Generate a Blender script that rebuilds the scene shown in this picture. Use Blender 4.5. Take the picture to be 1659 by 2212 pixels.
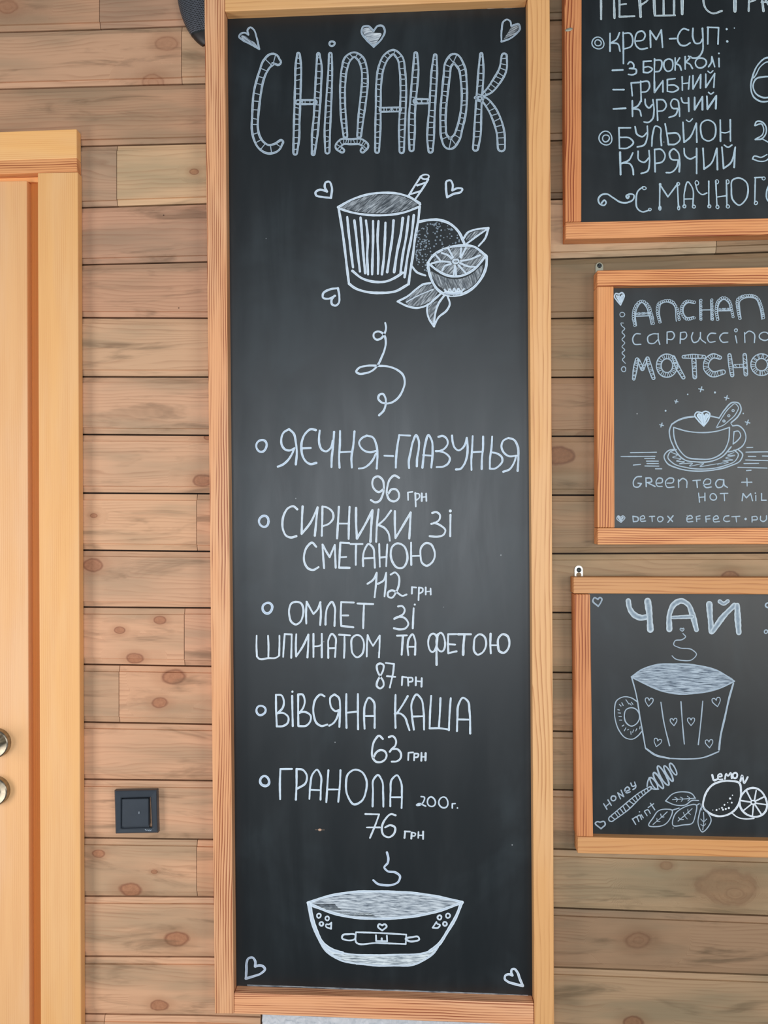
import bpy, bmesh, math, random
from mathutils import Vector, Matrix, geometry
random.seed(7)
for _o in list(bpy.data.objects): bpy.data.objects.remove(_o)
SC = bpy.context.scene
COL = SC.collection

# ---------------------------------------------------------------- camera
FPX, W, H = 1650.0, 1659.0, 2212.0
CAM = Vector((0.0, -1.5, 1.46))
YAW = math.radians(2.1)                       # looks a little to the left
cd = bpy.data.cameras.new('camera'); cam = bpy.data.objects.new('camera', cd); COL.objects.link(cam)
cam.location = CAM; cam.rotation_euler = (math.pi/2, 0, YAW)
cd.sensor_fit = 'VERTICAL'; cd.sensor_height = 36.0; cd.lens = FPX/H*36.0
cd.clip_start = 0.05
SC.camera = cam

# ---------------------------------------------------------------- world, light, exposure
wd = bpy.data.worlds.new('world'); SC.world = wd; wd.use_nodes = True
wd.node_tree.nodes['Background'].inputs[0].default_value = (0.74, 0.88, 1.0, 1)
wd.node_tree.nodes['Background'].inputs[1].default_value = 0.20
SC.view_settings.view_transform = 'Standard'; SC.view_settings.look = 'None'
SC.view_settings.gamma = 1; SC.view_settings.use_curve_mapping = False
SC.view_settings.exposure = 0.0

def area(name, loc, target, sx, sy, watts, col):
    l = bpy.data.lights.new(name, 'AREA'); l.shape = 'RECTANGLE'; l.size = sx; l.size_y = sy
    l.energy = watts; l.color = col
    o = bpy.data.objects.new(name, l); COL.objects.link(o); o.location = loc
    o.rotation_euler = (Vector(target)-Vector(loc)).to_track_quat('-Z', 'Y').to_euler()
    return o
area('window_daylight_left', (-2.0, -1.15, 1.0), (-0.4, 0, 1.1), 0.6, 1.5, 21, (1.0, 0.95, 0.91))
area('window_daylight_right', (1.9, -2.0, 1.5), (0.3, 0, 1.4), 1.1, 1.3, 26, (1.0, 0.96, 0.90))
area('window_daylight_behind', (-0.05, -3.6, 1.50), (0.0, 0, 1.48), 2.2, 1.1, 66, (0.86, 0.93, 1.0))

# ---------------------------------------------------------------- helpers
def P(px, py, dep=0.0):
    """the point of the plane `dep` metres in front of the wall that lies on the ray of photo pixel (px, py)"""
    a = (px-W/2)/FPX; b = -(py-H/2)/FPX
    c, s = math.cos(YAW), math.sin(YAW)
    d = Vector((a*c - s, a*s + c, b))
    t = (-dep - CAM.y)/d.y
    return CAM + d*t

def link(name, bm, mat, parent=None, smooth=False):
    me = bpy.data.meshes.new(name); bm.to_mesh(me); bm.free()
    if mat: me.materials.append(mat)
    if smooth:
        for p in me.polygons: p.use_smooth = True
    o = bpy.data.objects.new(name, me); COL.objects.link(o)
    if parent: o.parent = parent
    return o
def empty(name, loc):
    o = bpy.data.objects.new(name, None); COL.objects.link(o); o.location = loc
    o.empty_display_size = 0.05
    return o
def thing(name, label, cat, loc, group=None):
    o = empty(name, loc); o['label'] = label; o['category'] = cat
    if group: o['group'] = group
    return o
def adopt(o, parent):
    """parent while keeping the world-space geometry"""
    o.parent = parent
    o.matrix_parent_inverse = Matrix.Translation(-Vector(parent.location)) if parent.parent is None else Matrix.Identity(4)
    return o
def build(name, bm, mat, parent, smooth=False, label=None, color=None):
    o = link(name, bm, mat, None, smooth)
    o.parent = parent
    off = Vector((0, 0, 0)); q = parent
    while q is not None: off += Vector(q.location); q = q.parent
    o.data.transform(Matrix.Translation(-off))
    if label: o['label'] = label
    if color: o.color = (*color, 1)
    return o

# ---------------------------------------------------------------- node helper
class NT:
    def __init__(s, name):
        s.m = bpy.data.materials.new(name); s.m.use_nodes = True
        s.t = s.m.node_tree; s.t.nodes.clear()
        s.out = s.t.nodes.new('ShaderNodeOutputMaterial')
    def n(s, typ, ins=None, **kw):
        nd = s.t.nodes.new(typ)
        for k, v in kw.items(): setattr(nd, k, v)
        for k, v in (ins or {}).items(): s.set(nd.inputs[k], v)
        return nd
    def set(s, sock, v):
        if isinstance(v, bpy.types.NodeSocket): s.t.links.new(v, sock)
        else: sock.default_value = v
    def f(s, op, a, b=0.0, c=0.0, clamp=False):
        nd = s.t.nodes.new('ShaderNodeMath'); nd.operation = op; nd.use_clamp = clamp
        s.set(nd.inputs[0], a); s.set(nd.inputs[1], b); s.set(nd.inputs[2], c)
        return nd.outputs[0]
    def rng(s, v, a, b, c=0.0, d=1.0, smooth=True):
        nd = s.t.nodes.new('ShaderNodeMapRange')
        nd.interpolation_type = 'SMOOTHSTEP' if smooth else 'LINEAR'
        for i, x in enumerate((v, a, b, c, d)): s.set(nd.inputs[i], x)
        return nd.outputs[0]
    def mix(s, fac, a, b, blend='MIX'):
        nd = s.t.nodes.new('ShaderNodeMix'); nd.data_type = 'RGBA'; nd.blend_type = blend
        s.set(nd.inputs[0], fac); s.set(nd.inputs[6], a); s.set(nd.inputs[7], b)
        return nd.outputs[2]
    def xyz(s, x, y, z=0.0):
        nd = s.t.nodes.new('ShaderNodeCombineXYZ')
        s.set(nd.inputs[0], x); s.set(nd.inputs[1], y); s.set(nd.inputs[2], z)
        return nd.outputs[0]
    def noise(s, vec, scale=1.0, detail=2.0, rough=0.5, dist=0.0):
        nd = s.n('ShaderNodeTexNoise', {'Vector': vec, 'Scale': scale, 'Detail': detail, 'Roughness': rough, 'Distortion': dist})
        return nd.outputs[0]
    def done(s, col, rough=0.5, metal=0.0, bump=None, bstr=0.2, bdist=0.001, spec=0.5, alpha=None, coat=0.0):
        b = s.n('ShaderNodeBsdfPrincipled')
        s.set(b.inputs['Base Color'], col); s.set(b.inputs['Roughness'], rough); s.set(b.inputs['Metallic'], metal)
        s.set(b.inputs['Specular IOR Level'], spec); s.set(b.inputs['Coat Weight'], coat)
        if bump is not None:
            bn = s.n('ShaderNodeBump', {'Height': bump, 'Strength': bstr, 'Distance': bdist})
            s.t.links.new(bn.outputs[0], b.inputs['Normal'])
        if alpha is not None: s.set(b.inputs['Alpha'], alpha)
        s.t.links.new(b.outputs[0], s.out.inputs[0])
        return s.m
def rgb(r, g, b):
    f = lambda c: (c/255/12.92 if c/255 <= 0.04045 else ((c/255+0.055)/1.055)**2.4)
    return (f(r), f(g), f(b), 1)

def wood(name, light, dark, weather, F=150.0, wob=1.2, contrast=0.6, wea=0.3, rough=0.6, knots=0, sharp=2.0, fibre=0.25):
    """sawn wood: UV u runs along the grain and v across it, both in metres"""
    s = NT(name)
    uv = s.n('ShaderNodeUVMap', uv_map='UVMap').outputs[0]
    sp = s.n('ShaderNodeSeparateXYZ', {0: uv}); u, v = sp.outputs[0], sp.outputs[1]
    oi = s.n('ShaderNodeObjectInfo'); rnd = s.f('MULTIPLY', oi.outputs['Random'], 37.0)
    n1 = s.noise(s.xyz(s.f('MULTIPLY', u, 1.1), s.f('MULTIPLY', v, 9.0), rnd), 1.0, 2.0, 0.5, 0.3)
    n1b = s.noise(s.xyz(s.f('MULTIPLY', u, 7.0), s.f('MULTIPLY', v, 25.0), rnd), 1.0, 2.0)
    ph = s.f('ADD', s.f('MULTIPLY', v, F), s.f('MULTIPLY', n1, wob*9.0))
    ph = s.f('ADD', ph, s.f('MULTIPLY', n1b, wob*1.3))
    kmask = None; kring = None; halo = None
    for i in range(knots):
        at = s.n('ShaderNodeAttribute', attribute_type='OBJECT', attribute_name='knot%d' % i)
        ks = s.n('ShaderNodeSeparateXYZ', {0: at.outputs['Vector']})
        kx, kz, krs = ks.outputs
        kr = s.f('ABSOLUTE', krs); hard = s.f('ADD', 0.45, s.f('MULTIPLY', s.f('GREATER_THAN', krs, 0.0), 0.55))
        dx = s.f('MULTIPLY', s.f('SUBTRACT', u, kx), 0.62); dz = s.f('SUBTRACT', v, kz)
        wv = s.f('MULTIPLY', s.f('SUBTRACT', s.noise(s.xyz(u, v, rnd), 26.0, 3.0, 0.5), 0.5), s.f('MULTIPLY', kr, 0.9))
        dd = s.f('ADD', s.f('SQRT', s.f('ADD', s.f('MULTIPLY', dx, dx), s.f('MULTIPLY', dz, dz))), wv)
        has = s.f('GREATER_THAN', kr, 0.001)
        w = s.f('MULTIPLY', has, s.rng(dd, s.f('MULTIPLY', kr, 4.2), s.f('MULTIPLY', kr, 1.0)))
        ph2 = s.f('MULTIPLY', dd, F*1.15)
        ph = s.f('ADD', s.f('MULTIPLY', ph, s.f('SUBTRACT', 1.0, w)), s.f('MULTIPLY', ph2, w))
        core = s.f('MULTIPLY', s.f('MULTIPLY', has, hard), s.rng(dd, s.f('MULTIPLY', kr, 1.22), s.f('MULTIPLY', kr, 0.80)))
        ring = s.f('MULTIPLY', core, s.rng(dd, s.f('MULTIPLY', kr, 0.72), s.f('MULTIPLY', kr, 0.98)))
        hal = s.f('MULTIPLY', has, s.rng(dd, s.f('MULTIPLY', kr, 2.6), s.f('MULTIPLY', kr, 1.0)))
        kmask = core if kmask is None else s.f('MAXIMUM', kmask, core)
        kring = ring if kring is None else s.f('MAXIMUM', kring, ring)
        halo = hal if halo is None else s.f('MAXIMUM', halo, hal)
    fr = s.f('FRACT', ph)                                       # slow rise, quick fall: late wood line
    saw = s.f('MULTIPLY', s.f('POWER', fr, sharp), s.rng(fr, 1.0, 0.86))
    vis = s.rng(s.noise(s.xyz(s.f('MULTIPLY', u, 3.0), s.f('MULTIPLY', v, 45.0), rnd), 1.0, 3.0, 0.6), 0.36, 0.62, 0.12, 1.0)
    g = s.f('MULTIPLY', s.f('MULTIPLY', saw, vis), contrast)
    fib = s.noise(s.xyz(s.f('MULTIPLY', u, 9.0), s.f('MULTIPLY', v, 900.0), rnd), 1.0, 3.0, 0.6)
    g = s.f('ADD', g, s.f('MULTIPLY', s.f('SUBTRACT', fib, 0.5), fibre), clamp=True)
    lo = s.noise(s.xyz(s.f('MULTIPLY', u, 2.4), s.f('MULTIPLY', v, 15.0), s.f('ADD', rnd, 5.0)), 1.0, 3.0, 0.55)
    base = s.mix(s.f('MULTIPLY', s.rng(lo, 0.40, 0.68), wea), light, weather)
    col = s.mix(g, base, dark)
    if knots:
        col = s.mix(s.f('MULTIPLY', halo, 0.30), col, rgb(158, 110, 78))
        kc = s.mix(s.noise(s.xyz(u, v, rnd), 150.0, 4.0, 0.7), rgb(128, 80, 56), rgb(196, 142, 108))
        col = s.mix(s.f('MULTIPLY', kmask, 0.80), col, kc)
        col = s.mix(s.f('MULTIPLY', kring, 0.60), col, rgb(104, 56, 40))
        gn = s.noise(s.xyz(s.f('MULTIPLY', u, 4.5), s.f('MULTIPLY', v, 26.0), s.f('ADD', rnd, 11.0)), 1.0, 4.0, 0.62, 0.6)
        col = s.mix(s.f('MULTIPLY', s.rng(gn, 0.52, 0.74), 0.62), col, rgb(112, 92, 70))
        vo = s.n('ShaderNodeTexVoronoi', {'Vector': s.xyz(u, v, 0), 'Scale': 11.0}, feature='F1')
        col = s.mix(s.f('MULTIPLY', s.rng(vo.outputs['Distance'], 0.022, 0.012), 0.8), col, rgb(60, 40, 28))
    col = s.mix(1.0, col, oi.outputs['Color'], 'MULTIPLY')
    h = s.f('SUBTRACT', 1.0, g)
    return s.done(col, rough, bump=h, bstr=0.35, bdist=0.0006, spec=0.35)

M = {}
M['plank'] = wood('plank_wood', rgb(214, 174, 142), rgb(150, 104, 76), rgb(172, 150, 124), F=120, wob=1.5, contrast=0.52, wea=0.8, rough=0.62, knots=3, sharp=2.6, fibre=0.35)
M['frame'] = wood('frame_pine', rgb(236, 178, 128), rgb(146, 74, 42), rgb(240, 196, 152), F=200, wob=0.75, contrast=1.7, wea=0.6, rough=0.5, sharp=2.2, fibre=0.3)
M['frame_pale'] = wood('frame_pine_pale', rgb(236, 182, 126), rgb(172, 106, 60), rgb(240, 194, 148), F=105, wob=0.8, contrast=1.3, wea=0.6, rough=0.5, sharp=4.0, fibre=0.22)
M['door'] = wood('door_varnished_pine', rgb(248, 190, 124), rgb(214, 142, 84), rgb(246, 198, 146), F=260, wob=0.35, contrast=0.42, wea=0.5, rough=0.42, sharp=1.4, fibre=0.35)

def plain(name, col, rough=0.5, metal=0.0, nscale=60.0, namp=0.12, spec=0.5, bstr=0.1):
    s = NT(name); tc = s.n('ShaderNodeTexCoord').outputs['Object']
    n = s.noise(tc, nscale, 4.0)
    c2 = tuple(c*(1-namp*2) for c in col[:3])+(1,)
    return s.done(s.mix(n, col, c2), rough, metal, bump=n, bstr=bstr, bdist=0.0004, spec=spec)
M['switch'] = plain('switch_graphite_plastic', rgb(58, 64, 72), 0.33, spec=0.6, bstr=0.03)
M['rocker'] = plain('rocker_graphite_plastic', rgb(62, 68, 76), 0.3, spec=0.6, bstr=0.02)
M['black'] = plain('black_gap', rgb(16, 14, 12), 0.8)
M['steel'] = plain('bright_steel', rgb(236, 234, 226), 0.34, 0.55)
M['dull_steel'] = plain('dull_zinc', rgb(170, 168, 150), 0.5, 0.4)
M['screw'] = plain('dark_screw', rgb(58, 62, 62), 0.4, 0.8, 400)
M['backing'] = plain('wall_backing', rgb(52, 36, 26), 0.9)
def nickel():
    s = NT('brushed_nickel'); tc = s.n('ShaderNodeTexCoord').outputs['Object']
    sp = s.n('ShaderNodeSeparateXYZ', {0: tc})
    r = s.f('SQRT', s.f('ADD', s.f('MULTIPLY', sp.outputs[0], sp.outputs[0]), s.f('MULTIPLY', sp.outputs[2], sp.outputs[2])))
    n = s.noise(s.xyz(s.f('MULTIPLY', r, 3000.0), 0, 0), 1.0, 2.0)
    ang = s.f('ARCTAN2', sp.outputs[2], sp.outputs[0])
    streak = s.noise(s.xyz(s.f('COSINE', ang), s.f('SINE', ang), 0), 3.0, 3.0, 0.6)
    return s.done(s.mix(streak, rgb(96, 86, 72), rgb(196, 186, 166)), s.rng(streak, 0.3, 0.7, 0.26, 0.45), 1.0, bump=n, bstr=0.2, bdist=0.0002)
M['nickel'] = nickel()
def board_mat():
    s = NT('chalkboard_paint'); tc = s.n('ShaderNodeTexCoord').outputs['Object']
    sm = s.noise(tc, 4.0, 4.0, 0.6, 0.6); fine = s.noise(tc, 700.0, 2.0)
    sp = s.n('ShaderNodeSeparateXYZ', {0: tc})
    st = s.noise(s.xyz(s.f('MULTIPLY', sp.outputs[0], 14.0), 0, s.f('MULTIPLY', sp.outputs[2], 2.5)), 1.0, 4.0, 0.6, 0.4)
    dusty = s.f('MULTIPLY', s.rng(s.f('MULTIPLY', sm, s.f('ADD', st, 0.5)), 0.42, 0.75), 0.5)
    col = s.mix(dusty, rgb(15, 21, 24), rgb(42, 51, 55))
    vo = s.n('ShaderNodeTexVoronoi', {'Vector': tc, 'Scale': 22.0}, feature='F1')
    speck = s.f('MULTIPLY', s.rng(vo.outputs['Distance'], 0.035, 0.018), s.f('GREATER_THAN', sm, 0.52))
    col = s.mix(s.f('MULTIPLY', speck, 0.55), col, rgb(190, 195, 198))
    return s.done(col, s.rng(st, 0.3, 0.7, 0.38, 0.45), bump=fine, bstr=0.10, bdist=0.0003, spec=0.62)
M['board'] = board_mat()
def chalk_mat(name, edge, mid, wash=False):
    s = NT(name)
    uv = s.n('ShaderNodeUVMap', uv_map='UVMap').outputs[0]
    sp = s.n('ShaderNodeSeparateXYZ', {0: uv}); u, v = sp.outputs[0], sp.outputs[1]
    oi = s.n('ShaderNodeObjectInfo')
    if wash:                                     # u, v in photo pixels, u along the strokes of the scribble
        n = s.noise(s.xyz(s.f('MULTIPLY', u, 0.035), s.f('MULTIPLY', v, 0.38)), 1.0, 4.0, 0.62, 0.3)
        n2 = s.noise(s.xyz(s.f('MULTIPLY', u, 0.04), s.f('MULTIPLY', v, 0.05)), 1.0, 2.0)
        nn = s.f('ADD', s.f('MULTIPLY', n, 0.75), s.f('MULTIPLY', n2, 0.25))
        al = s.rng(nn, edge, mid, 0.12, 0.95)
        col = s.mix(s.rng(n, 0.3, 0.7), rgb(118, 130, 144), rgb(224, 232, 238))
        return s.done(s.mix(1.0, col, oi.outputs['Color'], 'MULTIPLY'), 0.75, alpha=al, spec=0.3)
    a = s.f('ABSOLUTE', v); e = s.rng(a, 0.15, 0.85)
    n = s.noise(s.xyz(s.f('MULTIPLY', u, 0.10), s.f('MULTIPLY', v, 0.8)), 1.0, 3.0, 0.6)
    k = s.f('ADD', s.f('MULTIPLY', e, 0.7), s.f('MULTIPLY', s.f('SUBTRACT', n, 0.35), 0.9), clamp=True)
    col = s.mix(k, mid, edge)
    return s.done(s.mix(1.0, col, oi.outputs['Color'], 'MULTIPLY'), 0.7, spec=0.3)
M['chalk'] = chalk_mat('chalk_marker_white', rgb(232, 242, 248), rgb(196, 208, 222))
M['chalk_soft'] = chalk_mat('chalk_marker_grey', rgb(186, 202, 212), rgb(144, 156, 172))
M['chalk_fat'] = chalk_mat('chalk_marker_broad', rgb(244, 250, 252), rgb(150, 164, 176))
M['wash'] = chalk_mat('chalk_scribble', 0.34, 0.78, True)
M['wash_dense'] = chalk_mat('chalk_scribble_dense', 0.18, 0.52, True)

def box_uv(bm):
    return bm.loops.layers.uv.new('UVMap')
def prism(quad, dep, back, along='x', bevel=0.0012, uoff=0.0):
    """board with four front corners given in photo pixels (tl, tr, br, bl) on the plane `dep` in front of the wall, straight back to `back`"""
    bm = bmesh.new(); uv = box_uv(bm)
    f = [P(x, y, dep) for x, y in quad]
    vf = [bm.verts.new(p) for p in f]; vb = [bm.verts.new((p.x, -back, p.z)) for p in f]
    bm.faces.new(vf[::-1]); bm.faces.new(vb)
    for i in range(4):
        j = (i+1) % 4; bm.faces.new((vf[i], vf[j], vb[j], vb[i]))
    bmesh.ops.recalc_face_normals(bm, faces=bm.faces)
    if bevel: bmesh.ops.bevel(bm, geom=bm.edges[:], offset=bevel, segments=2, affect='EDGES', profile=0.5)
    for fc in bm.faces:
        for lp in fc.loops:
            c = lp.vert.co
            if along == 'x': lp[uv].uv = (c.x+uoff, c.z + c.y*0.9)
            else: lp[uv].uv = (c.z+uoff, c.x + c.y*0.9)
    return bm

# ---------------------------------------------------------------- chalk strokes
def crom(pts, closed=False, step=2.2):
    n = len(pts)
    if n == 2 and not closed:
        p, q = pts; k = max(2, int(math.hypot(q[0]-p[0], q[1]-p[1])/(step*3))+1)
        return [tuple(a+(b-a)*i/k for a, b in zip(p, q)) for i in range(k+1)]
    out = []
    rng_ = range(n if closed else n-1)
    g = (lambda i: pts[i % n]) if closed else (lambda i: pts[min(max(i, 0), n-1)])
    for i in rng_:
        p0, p1, p2, p3 = g(i-1), g(i), g(i+1), g(i+2)
        if not closed and i == 0: p0 = tuple(2*a-b for a, b in zip(p1, p2))
        if not closed and i == n-2: p3 = tuple(2*a-b for a, b in zip(p2, p1))
        L = math.hypot(p2[0]-p1[0], p2[1]-p1[1]); k = max(2, min(14, int(L/step)+1))
        # centripetal-like tangents to keep the handwriting free of overshoot
        def tan(a, b, c):
            la = math.hypot(b[0]-a[0], b[1]-a[1]) or 1e-6; lb = math.hypot(c[0]-b[0], c[1]-b[1]) or 1e-6
            return tuple(((b[q]-a[q])/la*lb + (c[q]-b[q])/lb*la)/(la+lb) for q in range(len(b)))
        t1 = tan(p0, p1, p2); t2 = tan(p1, p2, p3)
        for j in range(k):
            t = j/k; h1 = 2*t**3-3*t*t+1; h2 = -2*t**3+3*t*t; h3 = t**3-2*t*t+t; h4 = t**3-t*t
            out.append(tuple(h1*p1[q]+h2*p2[q]+h3*L*t1[q]+h4*L*t2[q] for q in range(len(p1))))
    if not closed: out.append(tuple(pts[-1]))
    return out

class Ink:
    wk = 0.92
    """collects ribbons of chalk marker on one board (photo pixels on plane `dep`)"""
    def __init__(s, dep): s.dep = dep; s.clear(); s.z = 0
    def clear(s): s.v = []; s.f = []; s.uv = []
    def off(s):
        s.z = (s.z+1) % 24; return s.dep + 0.0004 + s.z*0.00002
    def ribbon(s, pts, w, closed=False):
        w *= s.wk
        if len(pts) < 2: return
        d = s.off(); n = len(pts); base = len(s.v); rows = []
        lens = [0.0]
        for i in range(1, n): lens.append(lens[-1]+math.hypot(pts[i][0]-pts[i-1][0], pts[i][1]-pts[i-1][1]))
        ph = random.random()*200
        for i in range(n):
            a = pts[i-1] if (i > 0 or closed) else pts[i]; b = pts[(i+1) % n] if (i < n-1 or closed) else pts[i]
            tx, ty = b[0]-a[0], b[1]-a[1]; l = math.hypot(tx, ty) or 1e-6; nx, ny = -ty/l, tx/l
            ww = w*0.5*(1+0.10*math.sin(lens[i]*0.11+ph)+0.04*math.sin(lens[i]*0.5+ph))
            rows.append((pts[i], (nx, ny), ww, (tx/l, ty/l)))
        for (p, nrm, ww, _), L in zip(rows, lens):
            for sg in (-1, 0, 1):
                s.v.append(P(p[0]+nrm[0]*ww*sg, p[1]+nrm[1]*ww*sg, d)); s.uv.append((L+ph, sg))
        m = n if closed else n-1
        for i in range(m):
            j = (i+1) % n
            for k in (0, 1):
                s.f.append((base+i*3+k, base+i*3+k+1, base+j*3+k+1, base+j*3+k))
        if not closed:
            for idx, sg in ((0, -1), (n-1, 1)):
                p, nrm, ww, t = rows[idx]; c = len(s.v); K = 6
                s.v.append(P(p[0], p[1], d)); s.uv.append((lens[idx]+ph, 0))
                for q in range(K+1):
                    a = math.pi*q/K
                    ox = nrm[0]*math.cos(a)+sg*t[0]*math.sin(a); oy = nrm[1]*math.cos(a)+sg*t[1]*math.sin(a)
                    s.v.append(P(p[0]+ox*ww, p[1]+oy*ww, d)); s.uv.append((lens[idx]+ph, 1))
                for q in range(K): s.f.append((c, c+1+q, c+2+q))
    def disc(s, x, y, r):
        s.fan([(x+r*math.cos(a*math.pi/6)*(1+.12*math.sin(a*2+x)), y+r*math.sin(a*math.pi/6)) for a in range(12)], (x, y))
    def fan(s, ring, c):
        d = s.off(); b = len(s.v); s.v.append(P(c[0], c[1], d)); s.uv.append((c[0], 0.3))
        for x, y in ring: s.v.append(P(x, y, d)); s.uv.append((x, 1))
        n = len(ring)
        for i in range(n): s.f.append((b, b+1+i, b+1+(i+1) % n))
    def ladder(s, pts, ow, rw, n, closed=False):
        cp = crom(pts, closed, 2.0); m = len(cp); L = []; R = []
        for i in range(m):
            a = cp[i-1] if (i > 0 or closed) else cp[i]; b = cp[(i+1) % m] if (i < m-1 or closed) else cp[i]
            tx, ty = b[0]-a[0], b[1]-a[1]; l = math.hypot(tx, ty) or 1e-6; nx, ny = -ty/l, tx/l; h = cp[i][2]/2
            L.append((cp[i][0]+nx*h, cp[i][1]+ny*h)); R.append((cp[i][0]-nx*h, cp[i][1]-ny*h))
        if closed:
            s.ribbon(L, ow, True); s.ribbon(R, ow, True)
        else:
            def cap(i, sg):
                a, b = cp[i], cp[i+1] if i == 0 else cp[i-1]
                tx, ty = (a[0]-b[0]), (a[1]-b[1]); l = math.hypot(tx, ty) or 1; h = a[2]/2
                p, q = (R[i], L[i]) if i == 0 else (L[i], R[i])
                out = []
                for k in range(1, 6):
                    t = math.pi*k/6; mx, my = a[0], a[1]
                    vx, vy = p[0]-mx, p[1]-my
                    out.append((mx+vx*math.cos(t)+tx/l*h*math.sin(t), my+vy*math.cos(t)+ty/l*h*math.sin(t)))
                return out
            s.ribbon(L+cap(m-1, 1)+R[::-1]+cap(0, -1), ow, True)
        acc = [0.0]
        for i in range(1, m): acc.append(acc[-1]+math.hypot(cp[i][0]-cp[i-1][0], cp[i][1]-cp[i-1][1]))
        tot = acc[-1]
        for k in range(n):
            t = tot*(k+0.5+random.uniform(-.12, .12))/n
            i = min(range(m), key=lambda q: abs(acc[q]-t))
            j = min(max(i+random.choice((-1, 0, 0, 1)), 0), m-1)
            s.ribbon([L[i], R[j]], rw)
    def read(s, text, ox, oy, sc, skip=None):
        """tiny stroke language, see the tables below; numbers are in a view of the photo enlarged `sc` times from (ox, oy)"""
        T = lambda x, y: (ox+x/sc, oy+y/sc)
        for line in text.replace(';', '\n').split('\n'):
            tk = line.split()
            if not tk: continue
            k = tk[0]
            if k in 'sc' and len(k) == 1:
                w = float(tk[1])/sc; segs = [[]]; rest = tk[2:]; i = 0; corner = False
                while i < len(rest):
                    if rest[i] == '^':
                        if k == 's' or True: segs.append([segs[-1][-1]])
                        corner = True; i += 1; continue
                    segs[-1].append(T(float(rest[i]), float(rest[i+1]))); i += 2
                if k == 'c':
                    if corner:
                        first = segs[0][0]; segs[-1].append(first)
                        if len(segs[0]) == 1: segs.pop(0)
                        for g in segs:
                            if len(g) > 1: s.ribbon(crom(g), w)
                    else: s.ribbon(crom(segs[0], True), w, True)
                else:
                    for g in segs:
                        if len(g) > 1: s.ribbon(crom(g), w)
            elif k in ('e', 'r'):
                v = list(map(float, tk[1:])); w, cx, cy, rx, ry = v[:5]; ro = math.radians(v[5]) if k == 'r' else 0.0
                a0 = random.random()*6; N = max(10, int((rx+ry)/sc*1.6)); pts = []
                for i in range(N):
                    a = 2*math.pi*i/N; q = 1+0.045*math.sin(2*a+a0)+0.03*math.sin(3*a+a0)
                    x, y = rx*q*math.cos(a), ry*q*math.sin(a)
                    pts.append(T(cx+x*math.cos(ro)-y*math.sin(ro), cy+x*math.sin(ro)+y*math.cos(ro)))
                s.ribbon(pts, w/sc, True)
            elif k == 'd':
                r, x, y = map(float, tk[1:4]); p = T(x, y); s.disc(p[0], p[1], r/sc)
            elif k == 'h':                      # small heart: width cx cy half-size rotation
                w, cx, cy, hs, ro = map(float, tk[1:6]); ro = math.radians(ro)
                A = [(0, -.35), (.35, -.85), (.8, -.75), (.85, -.25), (.45, .45), (0, 1)]; B = [(-x, y) for x, y in A]
                for q in (A, B):
                    s.ribbon(crom([T(cx+hs*(x*math.cos(ro)-y*math.sin(ro)), cy+hs*(x*math.sin(ro)+y*math.cos(ro))) for x, y in q]), w/sc)
            elif k in ('L', 'CL'):
                ow, rw, n = float(tk[1]), float(tk[2]), int(tk[3]); v = list(map(float, tk[4:]))
                pts = [(*T(v[i], v[i+1]), v[i+2]/sc) for i in range(0, len(v), 3)]
                s.ladder(pts, ow/sc, rw/sc, n, k == 'CL')
            elif k == 'E':
                ow, rw, n, cx, cy, rx, ry, w = map(float, tk[1:9])
                pts = [(*T(cx+rx*math.cos(a*math.pi/5), cy+ry*math.sin(a*math.pi/5)), w/sc) for a in range(10)]
                s.ladder(pts, ow/sc, rw/sc, int(n), True)
            elif k == 'B':                      # chain of small loops: width radius spacing path
                w, r, spc = map(float, tk[1:4]); v = list(map(float, tk[4:]))
                cp = crom([T(v[i], v[i+1]) for i in range(0, len(v), 2)], False, 1.0)
                acc = 0.0; last = cp[0]; nxt = 0.0
                for p in cp:
                    acc += math.hypot(p[0]-last[0], p[1]-last[1]); last = p
                    if acc >= nxt:
                        nxt += spc/sc
                        rr = r/sc*random.uniform(.9, 1.1)
                        s.ribbon([(p[0]+rr*math.cos(a*math.pi/4), p[1]+rr*math.sin(a*math.pi/4)) for a in range(8)], w/sc, True)
    def words(s, gap):
        par = list(range(len(s.v)))
        def fd(a):
            while par[a] != a: par[a] = par[par[a]]; a = par[a]
            return a
        for f in s.f:
            for q in f[1:]: par[fd(q)] = fd(f[0])
        comp = {}
        for i in range(len(s.v)): comp.setdefault(fd(i), []).append(i)
        items = sorted(([min(s.v[i].x for i in c), max(s.v[i].x for i in c), c] for c in comp.values()), key=lambda t: t[0])
        grp = []
        for a, b, c in items:
            if grp and a - grp[-1][1] < gap/1100.0: grp[-1][1] = max(grp[-1][1], b); grp[-1][2] += c
            else: grp.append([a, b, list(c)])
        out = []
        for _, _, c in grp:
            mp = {i: k for k, i in enumerate(c)}
            out.append(([s.v[i] for i in c], [tuple(mp[q] for q in f) for f in s.f if f[0] in mp], [s.uv[i] for i in c]))
        return out
    def part(s, name, mat, parent, label=None, color=None):
        if not s.v: return None
        if ('lettering' in name or name in ('star_drawing', 'table_lines')) and not getattr(s, 'done', 0):        # one part per written word
            words = s.words(9.0 if 'lettering' in name else 3.0)
            if 1 < len(words) < (12 if 'lettering' not in name else 5):
                out = []
                for vs, fs, us in words:
                    k = Ink(s.dep); k.done = 1; k.v, k.f, k.uv = vs, fs, us
                    out.append(k.part(name, mat, parent, ('one piece of the ' + label) if label else None, color))
                s.clear(); return out
        me = bpy.data.meshes.new(name)
        off = Vector((0, 0, 0)); q = parent
        while q is not None: off += Vector(q.location); q = q.parent
        me.from_pydata([tuple(Vector(p)-off) for p in s.v], [], s.f)
        ul = me.uv_layers.new(name='UVMap')
        for lp in me.loops: ul.data[lp.index].uv = s.uv[lp.vertex_index]
        me.materials.append(M[mat]); me.validate()
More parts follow.
